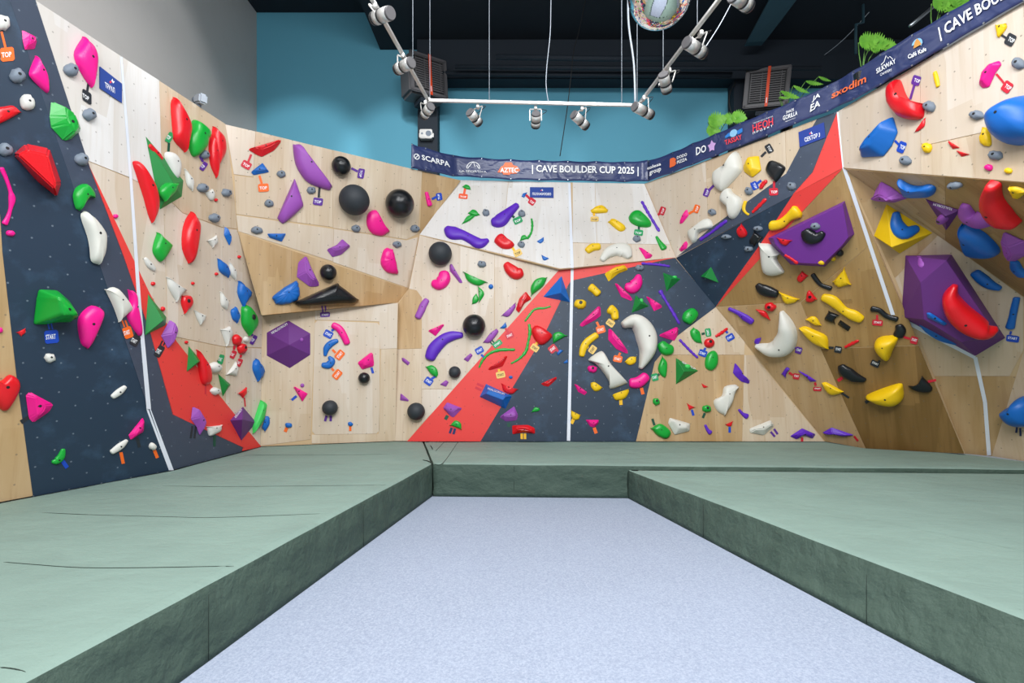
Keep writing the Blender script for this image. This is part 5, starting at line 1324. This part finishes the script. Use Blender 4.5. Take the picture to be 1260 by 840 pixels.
# ------------------------------------------------------------------ lighting track
ZR = 4.92
def rp(x, y): return at_z(x, y, ZR)
root = empty('lighting_track', Matrix.Translation(rp(527, 123.5)))
c1, c2 = rp(527, 123.5), rp(785, 129.5); c0 = rp(455, -6); c3 = rp(895, -14)
I4 = Matrix.Identity(4)
def bar3(name, a, b, mat, parent, w=.034):
    d = b - a; bm = bmesh.new(); box_bm(bm, w, w, d.length, (0, 0, 0), None, .004)
    return bm_obj(name, bm, mat, parent, False, Matrix.Translation((a + b) / 2) @ d.to_track_quat('Z', 'Y').to_matrix().to_4x4())
for a, b in ((c0, c1), (c1, c2), (c2, c3)): bar3('rail', a, b, 'lamp_white', root)
for x, y, l in ((527, 123.5, 0), (785, 129.5, 0)):
    bm = bmesh.new(); box_bm(bm, .06, .06, .05, (0, 0, 0), None, .008); bm_obj('corner_joint', bm, 'lamp_white', root, False, Matrix.Translation(rp(x, y)))
tag(root, 'white U-shaped lighting track hanging from thin cables above the walls', 'lighting track')
for i, (x, ytop, yb, z) in enumerate(((508, 100, 92, 0), (529, 123, 0, 0), (602, 0, 125, 0), (765, 0, 129, 0), (784, 0, 127, 0), (816, 0, 84, 0), (858, 0, 30, 0))):
    yy = {508: 92, 529: 124, 602: 125.5, 765: 129, 784: 129.5, 816: 89, 858: 34}[x]
    p = rp(x, yy); tube('suspension_cable', [p, Vector((p.x, p.y, zb + .02))], .004, 'cable_white', root, I4, 6)
LAB = ['on the left rail, highest', 'on the left rail beside the cooler', 'below the left corner joint', 'on the back rail, nearest the left corner', 'at the middle of the back rail', 'on the back rail, nearest the right corner', 'at the right corner joint', 'on the right rail above the corner', 'high on the right rail over mirror ball side', 'uppermost on the right rail']
LMP = [(460, 23, 480, 16, 462, 4), (488, 86, 506, 77, 496, 66), (521, 143, 530, 131, 524, 124), (590, 152, 578, 138, 588, 128), (659, 156, 659.5, 140, 659, 130), (722, 156, 706, 141, 716, 130.5), (802, 142, 781, 131, 792, 118), (821, 113, 816, 92, 823, 84), (866, 66, 845, 52, 862, 38), (922, 8, 902, -6, 914, -20)]
for (x1, y1, x0, y0, xm, ym), lb in zip(LMP, LAB):
    m = rp(xm, ym); d = m.y
    A = at_y(x0, y0, d - .06); B = at_y(x1, y1, d + .09)
    root = empty('track_spotlight', Matrix.Translation(m)); ax = (B - A).normalized(); L = (B - A).length; r = .058
    def cy_(name, p, q, ra, rb, mat):
        bm = bmesh.new(); cyl_bm(bm, p, q, ra, rb, 24); o = bm_obj(name, bm, mat, root, False, I4)
        for f_ in o.data.polygons: f_.use_smooth = len(f_.vertices) == 4
    cy_('rear_cap', A - ax * .012, A + ax * .01, r * .9, r, 'cooler_grey')
    cy_('housing', A + ax * .01, A + ax * L * .5, r, r, 'lamp_white')
    cy_('band', A + ax * L * .5, A + ax * L * .58, r * 1.03, r * 1.03, 'lamp_black')
    cy_('front_housing', A + ax * L * .58, A + ax * L * .86, r, r, 'lamp_white')
    cy_('bezel', A + ax * L * .86, B, r * 1.05, r * .95, 'lamp_black')
    bz = [c_ for c_ in root.children if c_.name.startswith('bezel')][0]; bm = bmesh.new(); cyl_bm(bm, B, B + ax * .004, r * .75, r * .75, 24); bm_obj('lens', bm, 'lens_glass', bz, False, I4)
    C = A + ax * L * .54; side = ax.cross(Vector((0, 0, 1))).normalized() * (r * 1.25)
    for s in (1, -1):
        bar3('bracket_arm', C + side * s, m + side * s + Vector((0, 0, -.05)), 'lamp_white', root, .012)
    bar3('bracket_bridge', m + side + Vector((0, 0, -.045)), m - side + Vector((0, 0, -.045)), 'lamp_white', root, .014)
    bm = bmesh.new(); box_bm(bm, .035, .07, .045, (0, 0, -.03), None, .005); bm_obj('track_adapter', bm, 'lamp_white', root, False, Matrix.Translation(m))
    pts = [C + Vector((0, 0, .05)) + side * .3, (C + m) / 2 + side * 1.5 + Vector((.03, 0, .03)), m + Vector((0, 0, -.04))]
    tube('power_lead', catmull([tuple(p) for p in pts], 5, False), .004, 'lamp_black', root, I4, 6)
    tag(root, 'white spotlight with black bands ' + lb, 'spotlight', 'spotlights on the lighting track')
# mirror ball
cb = at_y(812.5, -8.5, 4.5); rb = 4.5 * 39 / FPX
root = empty('mirror_ball', Matrix.Translation(cb))
bm = bmesh.new(); bmesh.ops.create_uvsphere(bm, u_segments=128, v_segments=72, radius=rb); bm_obj('mirror_tiles', bm, 'mirror', root, False, Matrix.Translation(cb))
tube('hanging_chain', [cb + Vector((0, 0, rb)), Vector((cb.x, cb.y, zb))], .006, 'steel', root, I4, 6)
tag(root, 'round mirror ball hanging at the top of the frame above the track', 'mirror ball')
# loose cables
def cable(pts, ds, r, mat, label):
    P = [at_y(x, y, d) for (x, y), d in zip(pts, ds)]
    o = tube('cable', catmull([tuple(p - P[0]) for p in P], 6, False), r, mat, None, Matrix.Translation(P[0]), 6); tag(o, label, 'cable')
cable([(678, -8), (677, 40), (673, 80), (672, 105), (675, 127)], [6.1] * 5, .005, 'cable_white', 'thin white cable hanging down to the middle of the back rail')
cable([(722, -8), (712, 40), (706, 62), (702, 100), (697, 140), (689, 192)], [8.6] * 6, .008, 'cable_black', 'thin dark cable drooping in front of teal wall to the banner')
cable([(773, -8), (773.5, 30), (780, 80), (781.5, 127)], [6.15] * 4, .012, 'cable_white', 'thicker white cable beside the mirror ball down to the track corner')
cable([(902, 0), (886, 30), (868, 58)], [5.3, 5.2, 5.05], .005, 'cable_white', 'braided wire slanting to the upper spotlight of the right rail')
cable([(1100, -20), (1056, 30), (1034, 52), (1014, 68)], [9.0, 9.3, 9.6, 9.93], .006, 'cable_white', 'slanting wire in the dark ceiling above the right banner')
cable([(905, 101), (899, 112), (897, 125), (900, 138), (905, 144)], [9.9] * 5, .015, 'cable_black', 'black looped cable on the teal wall beside the right cooler')
cable([(501, 112), (505, 120), (512, 123.5), (520, 123)], [9.7] * 4, .012, 'cable_white', 'short looped cable under the left cooler')
# coolers
def cooler(q, d, label, cap):
    P0 = [at_y(x, y, dd) for (x, y), dd in zip(q, d)]   # tl,tr,br,bl of the front
    tl, tr, br, bl = P0; O = (tl + tr + br + bl) / 4; u = (tr - tl).normalized(); w = (tr - tl).length; vv = (bl - tl); h = vv.length; n = u.cross(Vector((0, 0, -1))).normalized()
    if n.dot(CAMP - O) < 0: n = -n
    M = Matrix((u, n.cross(u), n)).transposed().to_4x4(); M.translation = O
    root = empty('air_cooler', M)
    def bx(name, sx, sy, sz, loc, mat, bev=.0):
        bm = bmesh.new(); box_bm(bm, sx, sy, sz, loc, None, bev); return bm_obj(name, bm, mat, root, False, M)
    bx('casing', w, h, .45, (0, 0, -.26), 'cooler_grey', .05)
    for s in (1, -1):
        bx('frame_rail', w * .99, .07, .05, (0, s * (h / 2 - .04), -.01), 'cooler_grey', .015); bx('frame_stile', .07, h * .97, .05, (s * (w / 2 - .04), 0, -.01), 'cooler_grey', .015)
    bx('grille_back', w - .16, h - .16, .01, (0, 0, -.03), 'cooler_dark')
    nl = 13
    for i in range(nl):
        bm = bmesh.new(); box_bm(bm, w - .2, .022, .03, (0, 0, 0), Matrix.Rotation(.5, 3, 'X')); bm_obj('louvre', bm, 'cooler_grey', root, False, M @ Matrix.Translation((0, -h / 2 + .12 + (h - .24) * i / (nl - 1), -.005)))
    for s in (-.36, -.12, .3):
        bx('grille_bar', .012, h - .2, .02, (w * s, 0, .008), 'cooler_grey')
    bx('strap', .05, h * 1.0, .012, (w * cap, 0, .022), 'orange_strap')
    bx('strap_mark', .012, .1, .002, (w * cap, -h * .35, .0295), 'lettering_white')
    bx('bracket', .3, .08, .3, (0, -h / 2 - .06, -.25), 'dark_beam')
    tag(root, label, 'air cooler')
cooler([(505, 61), (551, 76), (551, 120.5), (503.5, 111)], [9.25, 9.7, 9.7, 9.25], 'dark grey slatted air cooler with orange strap on the left black column', .02)
cooler([(915.5, 85.5), (972.5, 78.5), (972.5, 130), (915.5, 133.5)], [9.6, 9.3, 9.3, 9.6], 'grey slatted air cooler with orange strap above the right banner', .02)
# small loudspeaker on the column
p = at_y(524.5, 166, YB - .385); M = Matrix.Translation(p); root = empty('loudspeaker', M)
bm = bmesh.new(); box_bm(bm, .25, .14, .18, (0, 0, 0), None, .015); bm_obj('cabinet', bm, 'lamp_white', root, False, M)
for dx, r in ((.055, .055), (-.07, .02)):
    bm = bmesh.new(); cyl_bm(bm, (dx, -.068, 0), (dx, -.075, 0), r, r, 20); bm_obj('driver', bm, 'plastic_e', root, False, M)
for s in (-1, 1):
    bm = bmesh.new(); box_bm(bm, .02, .05, .08, (s * .135, .03, 0), None, .004); bm_obj('mount', bm, 'lamp_white', root, False, M)
tag(root, 'small pale loudspeaker on the black column behind the banner', 'loudspeaker')
# camera on top edge of the left wall
P = PL['L2']; p = hit(P, 246, 133) + Vector((-.02, .02, .12)); M = Matrix.Translation(p) @ Matrix.Rotation(math.radians(-38), 4, 'Z') @ Matrix.Rotation(math.radians(12), 4, 'Y'); root = empty('security_camera', M)
bm = bmesh.new(); box_bm(bm, .2, .1, .12, (.04, 0, 0), None, .02); bm_obj('housing', bm, 'cable_white', root, False, M)
bm = bmesh.new(); cyl_bm(bm, (-.08, 0, 0), (-.15, 0, .01), .033, .038, 20); bm_obj('lens_hood', bm, 'plastic_e', root, True, M)
bm = bmesh.new(); cyl_bm(bm, (.02, 0, -.05), (.0, 0, -.13), .02, .03, 12); bm_obj('mounting_foot', bm, 'plastic_e', root, True, M)
tag(root, 'grey boxy camera mounted on the top edge of left plywood wall', 'camera')
# potted greenery behind the banner
def monstera(name, spots, d, label, size=1.0, frond=False):
    c = spots[0]; O = at_y(c[0], c[1], d) + Vector((0, .1, -.35 * size)); M = Matrix.Translation(O); root = empty(name, M)
    for (x, y, s, ang) in spots:
        tip = at_y(x, y + 1.5, d); L = s / FPX * d * 1.3; V = []; n = 9; pts = []
        # split leaf: heart outline with deep notches
        for sgn in (1, -1):
            side = []
            for i in range(n):
                t = i / (n - 1); wv = .55 * math.sin(math.pi * min(1, t * .92 + .06)) ** .7 if not frond else .16 * math.sin(math.pi * (t * .9 + .05))
                side.append((t - .5, sgn * wv))
                if 0 < i < n - 1: side.append((t - .5 + .03, sgn * wv * (.5 if not frond else .5)))
            pts.append(side)
        out = [(-.5, 0)] + pts[0] + [(.55, 0)] + pts[1][::-1]
        R = Matrix.Rotation(math.radians(-ang), 3, 'Y')
        for (a, b) in out:
            v = R @ Vector((a * L, 0, b * L)); V.append(tip + Vector((v.x, -.12 * abs(b) * L - .25 * a * a * L, v.z)) - O)
        # fan around mid rib
        cidx = len(V); V.append(tip + Vector((0, -.0, 0)) - O); m = len(out)
        lf = link('leaf', mesh(V, [(i, (i + 1) % m, cidx) for i in range(m)]), 'leaf_green', root, False, M)
        st = tip + R @ Vector((-.5 * L, 0, 0))
        tube('stem', catmull([tuple(st - O), tuple((st - O) * .55 + Vector((0, .02, .05 * size))), (0, 0, 0)], 4, False), .006, 'stem_green', root, M, 5)
    # pot standing on the ledge behind the banner
    bm = bmesh.new(); cyl_bm(bm, (0, 0, -.22 * size), (0, 0, 0), .07 * size, .1 * size, 18); bm_obj('pot', bm, 'plastic_k', root, False, M)
    tag(root, label, 'plant')
monstera('potted_plant', [(882, 147, 17, 10), (878, 160, 14, -20), (897, 145, 12, 0), (909, 143, 14, -10)], 8.3, 'bright green split-leaf plant behind the banner beside the teal wall')
monstera('potted_plant', [(972, 116, 20, -20), (985, 109, 16, -25), (1001, 101, 16, -10), (1014, 96, 12, -20), (965, 119, 10, -5)], 7.4, 'sparse trailing green plant behind the banner beside the right cooler', frond=True)
monstera('potted_plant', [(1068, 50, 18, 5), (1080, 51, 18, -10), (1093, 55, 14, 0), (1077, 58, 10, 0)], 6.2, 'green split-leaf plant above the mountain logo of the banner')
monstera('potted_plant', [(1158, 3, 18, 0), (1170, 6, 20, -60), (1180, -2, 20, 10)], 5.6, 'green split-leaf plant at the top edge above the right banner', frond=False)
# grey rod clamp above the banner
o = tube('clamp_rod', [at_y(1120, 32, 6.0), at_y(1151, 6, 6.1)], .02, 'steel'); tag(o, 'grey metal rod leaning above the right banner', 'rod')

# ------------------------------------------------------------------ labels that single each hold out
REG = {'L1': 'leaning left panel', 'L2': 'left wall', 'M1': 'upper left plywood', 'M2': 'shaded undercut', 'M3': 'lower left plywood', 'C1': 'white top plywood', 'C2': 'middle plywood', 'R1': 'right overhang', 'R2': 'upper right plywood', 'R3': 'far right roof', 'R4': 'right overhang', 'R5': 'far right corner', 'R6': 'top right plywood'}
for t in THINGS:
    k = facet_at(t['x'], t['y']); t['reg'] = REG[k]
    for kk, m, pts in PAINT:
        if kk == k and inside(pts, t['x'], t['y']):
            t['reg'] = {('L1', 'paint_navy'): 'navy left panel', ('L2', 'paint_slate'): 'slate strip of left wall', ('L2', 'paint_red'): 'red stripe of left wall', ('C2', 'paint_red'): 'middle red stripe', ('C2', 'paint_navy'): 'navy middle panel',
                        ('R2', 'paint_slate'): 'slate upper right paint', ('R2', 'paint_red'): 'upper right red paint', ('R1', 'paint_navy'): 'navy right overhang', ('R1', 'paint_red'): 'red strip of right overhang'}[(k, m)]
    if t['kind'] == 'T':
        t['short'] = f"{t['col']} {'start' if t.get('text') == 'START' else 'top'} tag" if t['noun'] == 'tag' else f"{t['col']} marker strip"
    else:
        sz = '' if t['noun'] in ('dot', 'chip') else 'tiny ' if t['A'] < 45 else 'small ' if t['A'] < 150 else 'large ' if t['A'] > 700 else ''
        nn = NOUN[t['noun']]
        if t['noun'] == 'volume':
            nn = 'pyramid volume' if t['kind'] == 'V' else 'faceted volume'
        t['short'] = f"{sz}{t['col']} {nn}"
def direction(t, a):
    dx, dy = t['x'] - a['x'], t['y'] - a['y']; v = 'above' if dy < 0 else 'below'; h = 'left of' if dx < 0 else 'right of'
    if abs(dx) > 2.2 * abs(dy): return h
    if abs(dy) > 2.2 * abs(dx): return v
    return ('up and ' if dy < 0 else 'down and ') + h
cnt = {}
for t in THINGS: cnt[(t['short'], t['reg'])] = cnt.get((t['short'], t['reg']), 0) + 1
allcnt = {}
for t in THINGS: allcnt[t['short']] = allcnt.get(t['short'], 0) + 1
used = set()
def wc(x): return len(x.replace('-', ' ').split())
def same(t, o_, loc): return o_ is not t and o_['short'] == t['short'] and (not loc or o_['reg'] == t['reg'])
for t in THINGS:
    best = None; loc_only = cnt[(t['short'], t['reg'])] == 1
    near = sorted((a for a in THINGS if a is not t and a['short'] != t['short'] and a['kind'] != 'T' and a['noun'] not in ('dot',)), key=lambda a: math.dist((a['x'], a['y']), (t['x'], t['y'])) * (1 + .35 * (allcnt[a['short']] - 1)) + (0 if a['reg'] == t['reg'] else 12))
    if loc_only and wc(t['short']) + wc(t['reg']) >= 3: best = f"{t['short']} on the {t['reg']}"
    if best is None:
        for loc in (0, 1):
            for a in near[:16]:
                dd = direction(t, a); lb = f"{t['short']} {'on the ' + t['reg'] + ', ' if loc else ''}{dd} the {a['short']}"
                if wc(lb) > 16 or lb in used: continue
                if any(same(t, o_, loc) and any(a2['short'] == a['short'] and a2 is not o_ and math.dist((a2['x'], a2['y']), (o_['x'], o_['y'])) < max(70, 1.5 * math.dist((a['x'], a['y']), (t['x'], t['y']))) and direction(o_, a2) == dd for a2 in THINGS) for o_ in THINGS): continue
                best = lb; break
            if best: break
    if best is None:
        for a in near[:10]:
            for b in near[:10]:
                if a is b: continue
                l3 = f"{t['short']} {direction(t, a)} the {a['short']}, {direction(t, b)} the {b['short']}"
                if l3 not in used and wc(l3) <= 16: best = best or l3
    cands = [(f"{t['short']} on the {t['reg']}", None)]
    best = best or cands[0][0]; used.add(best)
    t['o']['label'] = best
    t['o']['category'] = {'T': 'route tag'}.get(t['kind'], 'volume' if t['noun'] == 'volume' else 'climbing hold')
    t['o']['group'] = ('route tags and marker strips' if t['kind'] == 'T' else f"{t['col']} climbing volumes" if t['noun'] == 'volume' else f"{t['col']} climbing holds")
